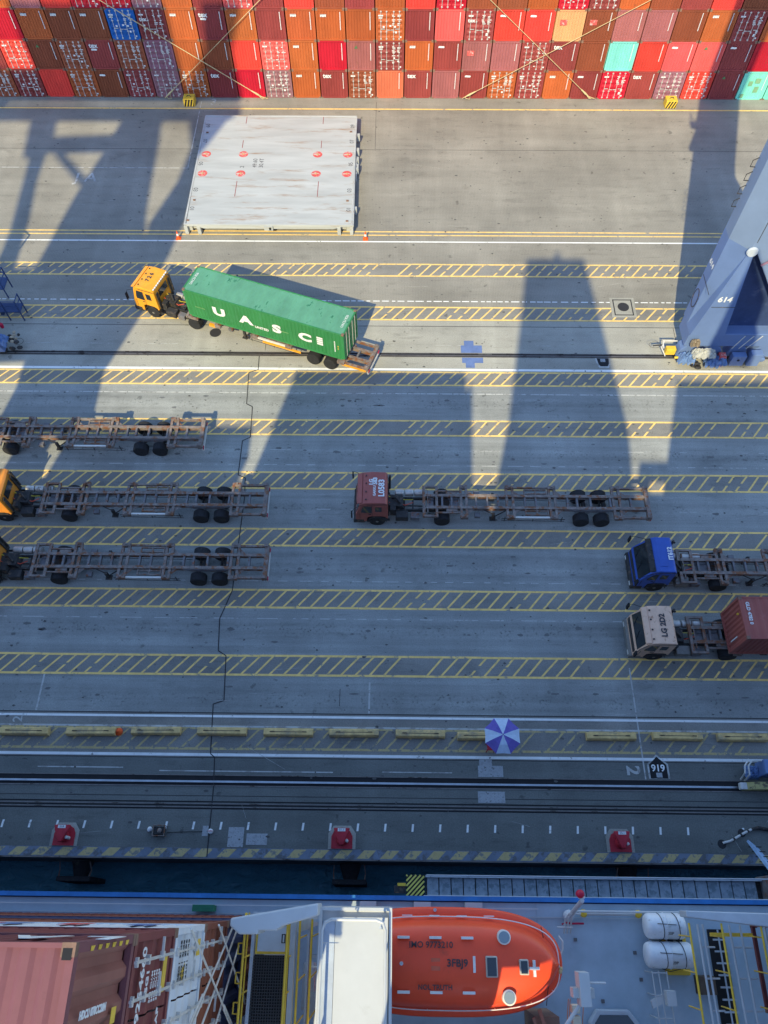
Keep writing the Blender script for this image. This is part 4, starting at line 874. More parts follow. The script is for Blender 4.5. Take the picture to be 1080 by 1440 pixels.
for k in range(3): b.tube([(24 + k * .5, 36.3, 1.7), (24.3 + k * .6, 36.1, 3.2)], .03, 5)
part('handrail', b, m_pale, t)
# seaside bogie of the same crane
b = MB(); b.prism([(18.95, .2), (19.9, .2), (22, .2), (22, .9), (19.6, .75), (18.95, .55)], 6.82, 7.22, 'y'); part('seaside_bogie', b, M('dull_yellow_paint', (.42, .36, .14), .6, grime=(.12, .1, .06), gthr=.5, gscale=3), t, bevel=.04)
b = MB(); b.box(18.8, 19.15, 6.85, 7.2, .3, .62); b.lathe((19.35, 7.05, .5), [(.14, -.1), (.16, .1)], 12, axis='x'); part('seaside_buffer', b, m_pale, t, bevel=.03)
b = MB(); b.box(19.9, 22, 7.5, 8.25, .3, 1.5); part('seaside_motor_box', b, m_blue, t, bevel=.05); tarp(19.3, 20.0, 7.4, 8.1, .75, m_btarp, t, 'plastic_cover', 6, .08)
b = MB(); b.tube([(19.25, 7.35, .2), (19.15, 7.5, 1.15), (19.15, 7.95, 1.25), (19.4, 8.2, 1.25), (22, 8.2, 1.25)], .045, 8); b.tube([(19.0, 7.4, .3), (18.95, 7.6, 1.1), (18.98, 7.95, 1.2), (19.3, 8.3, 1.1)], .045, 8); part('seaside_guard_pipe', b, m_pale, t)
m_navy = M('dark_blue_stair_paint', (.03, .055, .14), .55)
# left crane: leg bases at the left edge, unseen portal frame and machinery house outlined to cast the long shadows
t = thing('quay_crane', 'blue quay crane standing at the left edge beside the rail', 'crane', (-29, 37, 0)); OFF[t.name] = (-29, 37, 0)
b = MB(); b.box(-46.5, -43.6, 36.0, 38.2, 2.6, 40); part('main_leg', b, m_cblue, t, bevel=.06)
b = MB(); b.box(-46, -28.9, 36.5, 38.0, 1.5, 2.6); part('sill_beam', b, m_blue, t, bevel=.05)
for x in (-28.75, -30.3, -31.9):
    b = MB(); b.prism([(x - .7, .5), (x + .7, .5), (x + .5, 1.3), (x - .5, 1.3)], 36.55, 37.35, 'y'); bo = part('wheel_bogie', b, m_blue, t, bevel=.04)
    for dx in (-.35, .35): part('rail_wheel', MB().lathe((x + dx, 36.92, .38), [(.28, -.12), (.34, -.1), (.34, .1), (.28, .12)], 20, axis='y'), m_dark, bo)
part('drive_unit', lumps(-27.9, -27.1, 37.0, 37.9, .3, .9, 9, 21, .12, .26), m_dark, t, smooth=False)
part('motor_cover', lumps(-27.7, -27.2, 37.2, 38.0, .7, 1.15, 5, 25, .1, .2), M('tan_cover', (.40, .34, .24)), t, smooth=True)
b = MB(); b.tube([(-27.2 + .35 * math.cos(a * math.pi / 9), 37.4 + .3 * math.sin(a * math.pi / 9), .7) for a in range(18)], .014, 5, closed=True); part('cable_loop', b, m_dark, t)
tarp(-29.4, -27.8, 36.6, 37.6, 1.45, m_btarp, t, 'plastic_cover', 31, .16)
b = MB(); b.lathe((-28.3, 38.2, 1.5), [(.12, -.2), (.15, .1), (.05, .25)], 10); part('red_lamp', b, m_redlight, t)
b = MB()
for k in range(9): b.box(-30.0 + .25 * k, -29.7 + .25 * k, 40.1, 41.0, .35 + k * .02 + (8 - k) * .28, .39 + (8 - k) * .28 + k * .02)
b.box(-28.6, -26.3, 40.0, 40.9, .9, .98); b.box(-29.4, -27.2, 41.0, 42.2, 2.2, 2.28)
for x, y, z in ((-26.35, 40.05, .98), (-26.35, 40.85, .98), (-27.4, 40.05, .98), (-28.5, 40.05, .98), (-27.25, 41.05, 2.28), (-27.25, 42.15, 2.28), (-28.4, 42.15, 2.28)): b.beam((x, y, z - .95), (x, y, z + 1.0), .07, .07)
for z in (1.5, 1.95): b.beam((-28.6, 40.05, z), (-26.35, 40.05, z), .05, .05); b.beam((-26.35, 40.05, z), (-26.35, 40.85, z), .05, .05)
for z in (2.8, 3.25): b.beam((-29.4, 42.15, z), (-27.25, 42.15, z), .05, .05); b.beam((-27.25, 41.05, z), (-27.25, 42.15, z), .05, .05)
b.v = [(x - 1.3, y, z) for x, y, z in b.v]; part('access_stair', b, m_navy, t)
b = MB(); b.tube([(-29.4, 45.5, 2), (-28.6, 45.5, 2), (-28.4, 46.2, 2.8), (-29.2, 46.6, 3)], .09, 6); b.box(-29.6, -28.75, 45.2, 45.9, 1.0, 2.0); b.v = [(x - 1.9, y, z) for x, y, z in b.v]; part('ladder_bracket', b, m_navy, t)
SIL = {
'top_beam': [(-52, 52.65), (-28.79, 52.65), (-29.35, 54.09), (-52, 54.15)],
'portal_leg': [(-48.1, 53.2), (-45.76, 53.22), (-44.37, 49.96), (-44.18, 48.51), (-42.96, 44.38), (-41.23, 39.97), (-39.65, 35.01), (-39.23, 33.53), (-40.06, 33.53), (-41.57, 36.22), (-42.35, 39.35), (-45.31, 47.71), (-46.1, 48.24)],
'cross_beam': [(-44.56, 49.95), (-39.17, 50.26), (-39.14, 48.64), (-44.11, 48.52)],
'diagonal_brace': [(-43.76, 48.69), (-43.4, 48.7), (-38.94, 44.9), (-39.2, 44.59)],
'seaside_leg': [(-39.58, 53.26), (-36.13, 53.28), (-34.6, 49.02), (-33.12, 44.28), (-31.98, 40.9), (-30.92, 38.36), (-28.29, 35.73), (-27.78, 31.58), (-28.18, 26.3), (-26.89, 21.84), (-33.42, 21.79), (-33.6, 24.17), (-34.42, 27.16), (-36.38, 27.02), (-40.06, 33.53), (-39.65, 35.01), (-38.08, 35.02), (-38.88, 42.6), (-39.12, 48.73)],
'stair_tower': [(-33.79, 53.29), (-29.18, 53.32), (-30.04, 47.2), (-28.6, 41.0), (-28.23, 35.59), (-30.92, 38.36), (-31.24, 39.81), (-31.01, 44.46), (-31.7, 49.04)],
'machinery_house': [(-48.13, 63.72), (-35.06, 63.75), (-35.05, 59.68), (-34.87, 57.79), (-35.49, 55.18), (-52.45, 55.11), (-51.2, 57.92), (-47.98, 57.93), (-48.16, 60.24)],
'boom_hanger': [(-31.8, 63.76), (-28.72, 63.77), (-30.12, 60.3), (-29.86, 55.2), (-35.49, 55.18), (-32.23, 59.69)]}
for nme, poly in SIL.items():
    part(nme, MB().prism([(x, z * .989 - .25) for x, z in poly], 6.7, 7.5, 'y'), m_cblue, t)
b = MB(); b.box(-31, -29, 6.6, 7.6, .8, 21.9); part('lower_leg', b, m_cblue, t)

# ================================================================== SHIP
S = thing('container_ship', 'container ship moored along the quay with blue gunwale and grey deck', 'ship', (0, 0, 0), ship=True)
DK = 14.5
part('hull', MB().prism([(1.44, DK - .06), (1.44, -5), (-32, -5), (-32, DK - .06)], -75, 62, 'x'), m_hull, S)
b = MB(); b.box(-75, 5.0, -31.9, 1.40, DK - .058, DK - .02); b.box(5.0, 62, -31.9, 1.40, DK - .058, DK); part('main_deck', b, m_deck, S)
b = MB(); b.box(-75, 62, 1.44, 1.58, DK - .55, DK + .10); part('gunwale', b, m_hullblue, S)
b = MB(); b.box(-75, 5, 1.22, 1.25, DK + .30, DK + .34); b.box(-75, 9.0, .98, 1.0, DK + .02, DK + .05); part('gunwale_rail', b, m_swhite, S)
b = MB(); b.tube([(6.25, 1.18, DK + .4), (9.9, 1.18, DK + .4), (9.95, 1.18, DK + .05)], .035, 6); b.tube([(6.35, 1.12, DK + .22), (8.35, 1.12, DK + .22)], .06, 8); part('deck_rail', b, m_swhite, S)
for x in (6.5, 8.3): part('rail_end_fitting', MB().lathe((x, 1.12, DK + .12), [(.06, 0), (.12, .06), (.12, .14), (.06, .2)], 14), m_syel, S, smooth=True)
for x in (-.9, .9, 2.6): part('fairlead_box', MB().box(x, x + .55, 1.12, 1.4, DK + .02, DK + .42), m_swhite, S)

part('green_deck_box', MB().box(-6.4, -5.7, 1.04, 1.24, DK, DK + .5), M('green_box_paint', (.02, .16, .09)), S)
# accommodation block behind the camera, with pieces added for shade
part('shade_wedge', MB().prism([(-4.7, 36.6), (-2.65, 28.1), (-5.5, 28.1)], -5.2, -4.2, 'y'), m_swhite, S)  # unseen wedge added to widen the shadow on the quay
part('wheelhouse_tower', MB().prism([(-1.1, 28.1), (-1.3, 32.9), (-2.3, 41.8), (-3.09, 47.9), (-.9, 47.9), (-.9, 48.6), (-.6, 48.6), (-.6, 47.9), (1.5, 47.9), (3.75, 41.8), (6.9, 32.9), (7.9, 28.1)], -5.2, -4.2, 'y'), m_swhite, S)
b = MB(); DY = (-5.3, -4.6)
for r_ in ((-16.0, -3.0, DK, 28.2), (-3.0, -1.05, DK, 19.5), (-1.05, 1.85, DK, 28.2), (1.85, 3.45, DK, 20.9), (1.85, 3.45, 23.5, 28.2), (3.45, 20, DK, 28.2)): b.box(r_[0], r_[1], *DY, r_[2], r_[3])
part('shade_wall', b, m_swhite, S)  # unseen wall added for shade, openings let sun onto locker and lifeboat
b = MB(); b.tube([(8.7, -4.4, 28), (8.7, -4.4, 30.0)], .25, 8); b.box(8.1, 10.0, -4.6, -4.3, 29.0, 30.2); part('vent_post', b, m_swhite, S)
# lashing bridges
def lashing_bridge(x0, x1, z, y1, ye, hatch=True):
    L = part('lashing_bridge', MB().box(x0 + 1.9, x1, ye, y1 - .15, z - .5, z - .4) if False else MB().box(x0, x0 + .08, ye, y1 - .1, z - .28, z), m_lgrey, S)
    b = MB(); b.box(x0 + .98, x0 + 1.10, ye, y1 - .1, z - .28, z); b.box(x0 + .08, x0 + .98, y1 - .5, y1 - .1, z - .06, z - .01); part('walkway_beam', b, m_lgrey, L)
    b = MB(); x = x0 + .10
    while x < x0 + .97: b.box(x, x + .022, ye, y1 - 1.05, z - .05, z - .012); x += .062
    y = ye
    while y < y1 - 1.05: b.box(x0 + .09, x0 + .97, y, y + .02, z - .045, z - .008); y += .062
    part('grating', b, m_grate, L)
    part('grating_backing', MB().box(x0 + .09, x0 + .97, ye, y1 - 1.06, z - .3, z - .29), m_black, L)
    b = MB(); b.prism([(x0 + .12, y1 - 1.02), (x0 + .96, y1 - 1.02), (x0 + .96, y1 - .25), (x0 + .12, y1 - .25)], z - .03, z - .004); part('hatch_frame', b, m_syel, L)
    b = MB(); b.box(x0 + .17, x0 + .91, y1 - .96, y1 - .32, z - .003, z + .03); b.box(x0 + .76, x0 + .86, y1 - .78, y1 - .58, z + .031, z + .036, 1); b.box(x0 + .79, x0 + .83, y1 - .76, y1 - .60, z + .037, z + .04); part('hatch_lid', b, [m_lgrey, m_black], L, bevel=0)
    for xx in (x0 - .02, x0 + 1.0): 
        b = MB(); b.tube([(xx, y1 - .1, z + .95), (xx, ye, z + .95)], .03, 8); b.tube([(xx, y1 - .1, z + .5), (xx, ye, z + .5)], .02, 6)
        y = y1 - .3
        while y > ye: b.tube([(xx, y, z - .1), (xx, y, z + .95)], .022, 6); y -= .75
        part('handrail', b, m_syel, L)
    for y in (y1 - .75, y1 - 1.35, y1 - 1.95): part('rung_loop', MB().tube([(x0 - .03, y, z + .9), (x0 - .16, y, z + .88), (x0 - .16, y - .22, z + .88), (x0 - .03, y - .22, z + .9)], .02, 6), m_syel, L)
    return L
L1 = lashing_bridge(-3.38, -1.6, 21.4, 1.25, -4, True)
b = MB(); b.prism([(-3.62, .88), (-3.62, 1.05), (-1.60, 1.38), (-1.60, 1.12), (-2.4, .90), (-2.55, .80), (-2.95, .80), (-2.95, .72), (-3.40, .72), (-3.5, .80)], 22.0, 23.2); part('end_housing', b, m_swhite, L1, bevel=.05)
for i, x in enumerate((-2.13, -1.9, -1.71)):
    b = MB(); b.tube([(x, 1.0, 21.9 - i * .8), (x, -4, 21.9 - i * .8)], .028, 8); y = .6
    while y > -4: b.tube([(x, y, 20 - i), (x, y, 21.9 - i * .8)], .02, 6); y -= .9
    part('handrail', b, m_syel, L1)
b = MB()
for y in (.9, .0, -.9, -1.8): b.box(-2.2, -1.6, y - .04, y + .04, 18.0, 18.1)
for x in (-2.24, -1.95, -1.62): b.box(x - .03, x + .03, -4, 1.05, 17.9, 18.2)
part('lower_walkway', b, m_lgrey, L1)
b = MB(); b.box(-3.3, -3.1, -4, 1, DK, 21.0); b.box(-2.3, -2.2, .7, 1.0, DK, 21.0); b.box(-1.7, -1.6, .7, 1.0, DK, 21.0); part('bridge_column', b, m_lgrey, L1)
b = MB(); b.prism([(-2.35, -.6), (-2.1, -.55), (-1.95, -1.6), (-2.25, -1.4)], 17.3, 17.5); b.tube([(-2.28, -.3, 16.5), (-2.26, -1.4, 16.9)], .22, 12); part('vent_trunk', b, m_lgrey, L1)
L2 = part('lashing_bridge', MB().prism([(8.75, 1.10), (8.75, 1.27), (12.6, 1.20), (12.6, .72)], 17.4, 18.0), m_lgrey, S, bevel=.03)
for x in (8.82, 9.76, 10.9):
    b = MB(); b.tube([(x, .95, 17.9), (x, -4, 17.9)], .032, 8); y = .6
    while y > -4: b.tube([(x, y, 16.9), (x, y, 17.9)], .02, 6); y -= .9
    part('handrail', b, m_syel, L2)
for x in (9.35, 9.5, 10.3, 10.62, 11.35):
    b = MB(); b.tube([(x, .9, 17.1), (x + .05, -4, 17.1)], .035, 8); y = .3
    while y > -4: b.tube([(x, y, 17.1), (x + .3, y, 17.0)], .025, 6); y -= .8
    part('grey_pipe', b, m_lgrey, L2)
b = MB(); b.box(9.75, 11.0, .58, .68, 16.9, 17.0); part('yellow_cross_bar', b, m_syel, L2)
b = MB(); b.box(9.0, 9.75, -.6, .62, DK + .01, DK + .25); part('hatch_coaming', b, m_syel, L2, bevel=.03); part('hatch_opening', MB().box(9.12, 9.62, -.4, .5, DK + .251, DK + .27), m_black, L2)
b = MB(); b.box(10.55, 11.1, -4, .7, DK + .02, DK + .04); part('ladder_shaft', b, m_black, L2); b = MB(); y = -3.9
while y < .6: b.box(10.6, 11.05, y, y + .05, DK + .3, DK + .35); y += .33
b.box(10.75, 10.79, -4, .7, DK + .36, DK + .4); part('ladder', b, m_lgrey, L2)
b = MB(); b.box(9.9, 10.4, -1.1, -.6, DK + .01, DK + .5); part('stowage_bin', b, M('dark_brown_bin', (.10, .07, .05)), L2)
b = MB()
for x in (8.35, 8.55, 8.8): b.tube([(x, -.45, DK + .8), (x + .1, -4, DK + .8)], .02, 6)
for y in (-.5, -1.1, -1.7, -2.3): b.tube([(8.35, y, DK + .8), (8.8, y, DK + .8)], .02, 6); b.tube([(8.35, y, DK), (8.35, y, DK + .8)], .02, 6)
part('white_guard_frame', b, m_swhite, S)
b = MB(); b.box(8.62, 8.9, -1.35, -.95, DK + .8, DK + 1.1); b.prism([(8.2, -1.25), (8.6, -1.05), (8.6, -1.3), (8.25, -1.45)], DK + .7, DK + .8); part('floodlight', b, m_swhite, S)
# octagonal skylight
b = MB(); oc = [(6.35, -2.2), (6.35, -1.9), (6.62, -1.55), (7.62, -1.55), (7.9, -1.9), (7.9, -2.2), (7.9, -3.4), (6.35, -3.4)]; b.prism(oc, DK, DK + .32); part('skylight_coaming', b, m_lgrey, S, bevel=.03)
b = MB(); b.prism([(6.48, -3.3), (6.48, -1.95), (6.69, -1.68), (7.55, -1.68), (7.77, -1.95), (7.77, -3.3)], DK + .33, DK + .35); part('skylight_glass', b, m_glass, S)
b = MB()
for x, y in ((8.1, 0.0), (8.2, -.75), (6.2, .35), (6.9, -1.35)): b.box(x - .05, x + .05, y - .05, y + .05, DK, DK + .05)
part('deck_eyes', b, m_frame2, S)
# white locker roof beside the lifeboat
LZ = 22.3; xa_, xb_ = -1.62, .13
b = MB(); b.box(xa_, xb_, -4.4, 1.29, 19.0, LZ); W_ = part('pale_locker', b, m_swhite, S)
for r_ in ((xa_, xa_ + .07, -4.4, 1.29), (xb_ - .07, xb_, -4.4, 1.29), (xa_ + .07, xb_ - .07, 1.22, 1.29)): part('roof_coaming', MB().box(*r_, LZ, LZ + .16), m_swhite, W_)
part('roof_slope', MB().prism([(xa_ + .08, LZ), (xa_ + .38, LZ), (xa_ + .38, LZ + .10), (xa_ + .08, LZ + .04)], -4.4, 1.0, 'y'), M('pale_blue_panel', (.40, .46, .55)), W_)
part('roof_plate', MB().box(xa_ + .39, xb_ - .10, -4.4, 1.08, LZ, LZ + .11), m_swhite, W_)
b = MB(); r0_, r1_, zr = xa_ + .10, xb_ - .16, LZ + .5
b.tube([(r0_, -4.4, zr), (r0_, .82, zr), (r0_ + .07, .98, zr), (r0_ + .22, 1.04, zr), (r1_ - .22, 1.04, zr), (r1_ - .06, .98, zr), (r1_, .82, zr), (r1_, -4.4, zr)], .036, 8)
for x, y in ((r0_, .3), (r0_, -1.3), (r1_, .3), (r1_, -1.3), (-.75, 1.04)): b.tube([(x, y, LZ), (x, y, zr)], .02, 6)
b.tube([(r0_, .55, LZ + .3), (r0_ + .4, .55, LZ + .3)], .012, 5); part('roof_rail', b, m_swhite, W_)
part('side_bracket', MB().tube([(xa_ - .2, .0, LZ - .6), (xa_, .0, LZ - .6)], .02, 6), m_swhite, W_)
part('rod_antenna', MB().tube([(r1_ - .08, .85, LZ + .11), (r1_ - .12, .88, LZ + .55)], .03, 8), m_lgrey, W_)
part('lamp_post', MB().tube([(-.75, 1.25, LZ + .16), (-.72, 1.25, LZ + .35)], .02, 6), m_lgrey, W_)
# davit at the bow of the lifeboat
b = MB(); b.box(5.04, 5.32, -.95, -.18, 19.4, 19.9); b.box(4.9, 5.46, -.78, -.55, 19.3, 19.7); b.tube([(5.3, -.42, 19.8), (5.75, -.42, 19.8)], .03, 8); D_ = part('davit_head', b, m_swhite, S, bevel=.02)
b = MB(); b.tube([(5.05, -.95, 19.6), (4.2, -1.9, 19.6), (3.2, -2.9, 19.4)], .05, 8); part('davit_arm', b, m_swhite, D_)
b = MB()
for k in range(8): b.box(5.08, 5.30, -1.25 - k * .26, -1.05 - k * .26, 18.2, 18.5)
part('sheave_blocks', b, M('cream_sheave_paint', (.62, .55, .42)), D_, bevel=.02)
b = MB()
for x in (4.98, 5.03, 5.4): b.tube([(x, -.9, 18.6), (x - .12, -3.2, 17.5)], .012, 5)
part('fall_wires', b, M('orange_rope', (.6, .2, .08)), D_)
b = MB(); b.box(4.3, 5.0, -3.5, -1.5, 15, 17); b.beam((4.4, -1.3, 17.2), (4.7, -2.4, 17.5), .1, .1); b.beam((4.2, -1.5, 17.3), (4.6, -2.6, 17.2), .08, .08); part('davit_base', b, M('brown_davit_steel', (.22, .15, .11)), D_)
part('rope_coil', lumps(4.72, 5.0, -.35, -.15, 17.9, 18.2, 7, 51, .05, .1), m_rope, S, smooth=True)
# deck pipes and searchlight by the rail
b = MB()
for k in range(3): b.tube([(5.75 + k * .1, .55, DK + .5), (5.75 + k * .1, 1.0, DK + .9), (5.85 + k * .1, 1.12, DK + .95), (6.25, 1.12, DK + .95)], .025, 6)
b.tube([(5.5, .72, DK + .7), (6.0, .72, DK + .7)], .025, 6); part('white_guard_pipes', b, m_swhite, S)
b = MB(); b.tube([(6.0, 1.0, DK + .2), (6.0, 1.5, DK + 2.4)], .07, 8); b.lathe((6.0, 1.05, DK + .1), [(.16, 0), (.18, .2), (.08, .3)], 12); part('light_post', b, m_lgrey, S)
b = MB(); b.lathe((5.92, 1.68, DK + 2.4), [(.04, -.25), (.07, -.18), (.07, .0), (.12, .08), (.12, .22), (.04, .3)], 14); part('signal_light', b, m_redlight, S, smooth=True)
b = MB()
for z in (2.25, 2.36): b.tube([(5.93, 1.58, DK + z), (6.09, 1.58, DK + z)], .035, 6)
part('white_clips', b, m_mark, S)
b = MB(); b.tube([(5.8, .8, DK + .1), (5.85, .85, DK + .3), (6.1, .82, DK + .25), (6.5, .82, DK + .1)], .03, 6); part('red_valve', b, m_redlight, S)
b = MB(); b.box(6.8, 8.0, -30, -6, DK, 15) if False else b.tube([(5.35, -.1, 15.9), (5.48, .12, 15.9), (5.5, .35, 15.9), (5.4, .5, 15.8)], .03, 6); part('hand_grip', b, m_swhite, S)

# lifeboat
t = thing('lifeboat', 'enclosed orange lifeboat with dark windows and white reflective tape', 'lifeboat', (1.3, -.12, 15.8), ship=True)
BX, BL = 1.75, 3.42; yc = -.12
def boatring(x, k):
    u = min(1, abs(x - BX) / BL); q = (1 - u ** 2.9) ** (1 / 2.3)
    w_ = 1.40 * q; return w_
def loft(prof, name, mat, parent, n=40, smooth=True, shrink=0):
    b = MB(); vs = []; xs = [BX - BL * math.cos(math.pi * i / n) for i in range(n + 1)]; m = len(prof)
    for x in xs:
        w_ = boatring(x, 0)
        for fy, z, inset, rise in prof:
            ww = max(0, w_ - inset * (1 if w_ > inset else w_ / max(inset, .01))); vs.append((x + (0 if abs(x - BX) < BL * .6 else -math.copysign(inset * .6, x - BX) * ((abs(x - BX) / BL - .6) / .4)), yc + fy * ww, z + rise * (w_ / 1.4)))
    b.add(vs, [(i * m + j, i * m + j + 1, (i + 1) * m + j + 1, (i + 1) * m + j) for i in range(n) for j in range(m - 1)])
    return part(name, b, mat, parent, smooth=smooth)
half = [(1, 17.05, 0, 0), (1, 17.22, 0, 0), (1, 17.28, .05, 0), (1, 17.30, .20, 0)]
hull_ = [(0, 15.9, .4, -.1), (.4, 16.0, .4, 0), (.8, 16.4, .15, 0)] + half
full = [(-a, z, i, r_) for a, z, i, r_ in reversed(hull_[1:])] + hull_
loft(full, 'hull', m_orange, t)
cano = [(1, 17.28, .20, 0), (1, 17.75, .30, .12), (.97, 17.95, .36, .22), (.88, 18.02, .40, .32), (.62, 18.06, .40, .42), (.3, 18.09, .40, .46), (0, 18.1, .40, .47)]
can = loft([(-a, z, i, r_) for a, z, i, r_ in cano[:-1]] + cano[::-1], 'canopy', m_orange, t)
b = MB(); pts = []
for k in range(60):
    a = 2 * math.pi * k / 60; ca = math.copysign(abs(math.cos(a)) ** .75, math.cos(a)); x = BX + BL * ca * .93; w_ = (1.40 - .24) * abs(math.sin(a)) ** .62
    pts.append((x, yc + math.copysign(max(w_, .02), math.sin(a)) if abs(math.sin(a)) > 1e-6 else yc, 17.95))
b.tube(pts, .016, 6, closed=True)
for k in range(0, 60, 4): x, y, z = pts[k]; b.tube([(x, y, z - .25), (x, y, z)], .014, 5)
part('grab_rail', b, m_mark, t)
def on(x, y): return 18.55
ZT = 18.56
def sq(x, y, wx, wy, nm1='window'):
    b = MB(); b.box(x - wx, x + wx, y - wy, y + wy, 18.3, 18.62); f = part(nm1 + '_frame', b, M('window_trim', (.45, .42, .36)), t, bevel=.03)
    part('pane', MB().box(x - wx + .04, x + wx - .04, y - wy + .04, y + wy - .04, 18.621, 18.63), m_glass, f)
sq(2.93, -.17, .165, .26); sq(3.83, -.17, .13, .19)
for x, y in ((3.32, .55), (3.38, -.90)):
    f = part('porthole_frame', MB().lathe((x, y, 18.2), [(.19, 0), (.19, .34), (.16, .36)], 24), M('porthole_trim', (.7, .66, .6)), t); part('pane', MB().lathe((x, y, 18.561), [(.15, 0), (.15, .012)], 24), glass_mat('porthole_glass', (.22, .27, .3)), f)
def tape(x, y, wx, wy, z=ZT + .02): b = MB(); b.box(x - wx, x + wx, y - wy, y + wy, z - .12, z); part('reflective_tape', b, m_mark, t)
for x in (.48, 1.38, 2.28):
    for y in (.52, -.80): tape(x, y, .17, .032)
tape(2.45, -.12, .035, .2); tape(4.12, -.20, .035, .2); tape(4.12, -.20, .14, .034, ZT + .024)
for x in (.6, 1.4, 2.2, 3.0): tape(x, 1.06, .15, .012, 17.9)
for s_, sz, x, y in (('IMO 9773210', .22, 1.25, .34), ('3FBJ9', .26, 1.98, -.10), ('NOL TRUTH', .17, 1.35, -.68)): text(s_, sz, (x, y, ZT + .03), (1, 0, 0), (0, 1, 0), m_darkmark, t, ext=.004, bold=.004)
b = MB(); b.lathe((.42, -.12, 18.4), [(.06, 0), (.05, .2)], 10); b.lathe((1.45, 1.2, 17.25), [(.05, 0), (.05, .1)], 10); part('roof_fitting', b, m_lgrey, t)
part('faded_panel', MB().box(1.25, 1.5, -.28, .02, ZT - .02, ZT + .006), M('faded_orange', (.62, .13, .07)), t)
part('keel_strap', MB().tube([(4.6, -1.2, 17.3), (4.72, -.3, 17.6), (4.55, .8, 17.6)], .012, 5), m_dark, t)
# liferaft canisters
def raft(x, y, L, lb, tilt):
    t = thing('liferaft_canister', lb, 'liferaft', (x, y, DK + .62), ship=True, group='liferaft canisters on the deck'); r0 = .375
    b = MB(); b.lathe((x - L / 2, y, DK + .62), [(.12, 0), (.30, .02), (r0 - .02, .08), (r0, .16), (r0, L / 2 - .02), (r0 + .025, L / 2), (r0, L / 2 + .02), (r0, L - .16), (r0 - .02, L - .08), (.30, L - .02), (.12, L)], 32, axis='x'); part('canister', b, m_ucloth2, t, smooth=True)
    b = MB()
    for xx in (x - L * .17, x + L * .22):
        b.tube([(xx + (.1 * math.sin(a * math.pi / 12) if a < 12 else 0), y + (r0 + .012) * math.cos(a * math.pi / 8 + .1), DK + .62 + (r0 + .012) * math.sin(a * math.pi / 8 + .1)) for a in range(9)], .012, 5)
    b.tube([(x - L * .17, y - .38, DK + .6), (x, y - .46, DK + .55), (x + L * .22, y - .38, DK + .6)], .012, 5); b.tube([(x - L * .25, y + .08, DK + 1.0), (x + L * .22, y + .05, DK + 1.0)], .01, 5); part('lashing_line', b, m_dark, t)
    for xx in (x - .35, x + .35): part('cradle', MB().prism([(y - .42, DK), (y + .42, DK), (y + .36, DK + .45), (y, DK + .2), (y - .36, DK + .45)], xx - .04, xx + .04, 'x'), m_lgrey, t)
    text('20P', .13, (x + .08, y - .2, DK + .62 + r0 * .88), (1, 0, 0), (0, .85, .5), m_darkmark, t, ext=.002)
m_ucloth2 = M('canister_white_gelcoat', (.68, .71, .74), .4, scale=2, var=.06, grime=(.5, .52, .52), gthr=.58, gscale=5)
raft(8.98, .79, 1.28, 'white liferaft canister nearer the ship rail', 0); raft(9.0, -.02, 1.50, 'longer white liferaft canister farther from the ship rail', 0)

# containers on the ship
def ship_container(label, x0, x1, ya, yb, z, mat, end='c', marks=None, group='containers stacked on the ship', sidewall=True, H=2.57):
    t = thing('shipping_container', label, 'container', (x1, (ya + yb) / 2, z), ship=True, group=group); L = x1 - x0; P = .12; g_ = .012; ya += g_; yb -= g_
    b = MB()
    for x_ in (x0, x1 - .16):
        for y_ in (ya, yb - P): b.box(x_, x_ + .16, y_, y_ + P, z + .11, z + H - .11)
    for y_ in (ya, yb - .06): b.box(x0 + .16, x1 - .16, y_, y_ + .06, z + .02, z + .16); b.box(x0 + .16, x1 - .16, y_, y_ + .06, z + H - .1, z + H - .012)
    for x_ in (x0, x1 - .1): b.box(x_, x_ + .1, ya + P, yb - P, z + .02, z + .15); b.box(x_, x_ + .1, ya + P, yb - P, z + H - .16, z + H - .015)
    part('frame', b, mat, t)
    part('roof', MB().corr((x0 + .05, ya + .06, z + H - .03), (1, 0, 0), (0, 1, 0), (0, 0, 1), L - .1, yb - ya - .12, .30, .03), mat, t)
    part('side_wall', MB().corr((x0 + .16, yb - .015, z + .16), (1, 0, 0), (0, 0, 1), (0, 1, 0), L - .32, H - .26, .28, .036), mat, t)
    part('inner_wall', MB().box(x0 + .16, x1 - .16, ya + .02, ya + .05, z + .16, z + H - .1), mat, t)
    if end == 'c':
        part('end_wall', MB().corr((x1 - .035, ya + P, z + .15), (0, 1, 0), (0, 0, 1), (1, 0, 0), yb - ya - 2 * P, H - .31, .44, .085), mat, t)
    else:
        ym = (ya + yb) / 2
        for s in (-1, 1):
            d = part('door', MB().corr((x1 - .03, ym + s * .015, z + .15), (0, 0, 1), (0, s, 0), (1, 0, 0), H - .31, (yb - ya) / 2 - P - .02, .52, .04), mat, t)
            b = MB()
            for y_ in (.28, .8): b.tube([(x1 + .02, ym + s * y_, z + .08), (x1 + .02, ym + s * y_, z + H - .08)], .026, 8); b.beam((x1 + .05, ym + s * y_, z + 1.0), (x1 + .05, ym + s * (y_ + .3), z + 1.02), .04, .04)
            for y_ in (.28, .8):
                for zz in (.12, .8, 1.7, H - .2): b.box(x1 - .03, x1 + .045, ym + s * y_ - .07, ym + s * y_ + .07, z + zz, z + zz + .08)
            part('lock_bars', b, m_zinc, d)
    for x_ in (x0, x1 - .172):
        for y_ in (ya - .004, yb - .158):
            for z_ in (z, z + H - .116): part('corner_casting', MB().box(x_, x_ + .178, y_, y_ + .162, z_, z_ + .12), m_cast, t)
    if marks: marks(t, x1, ya, yb, z)
    return t
mm = lambda n, c, g_=RUST: M(n, c, .6, scale=1.2, var=.12, grime=g_, gthr=.66, gscale=2)
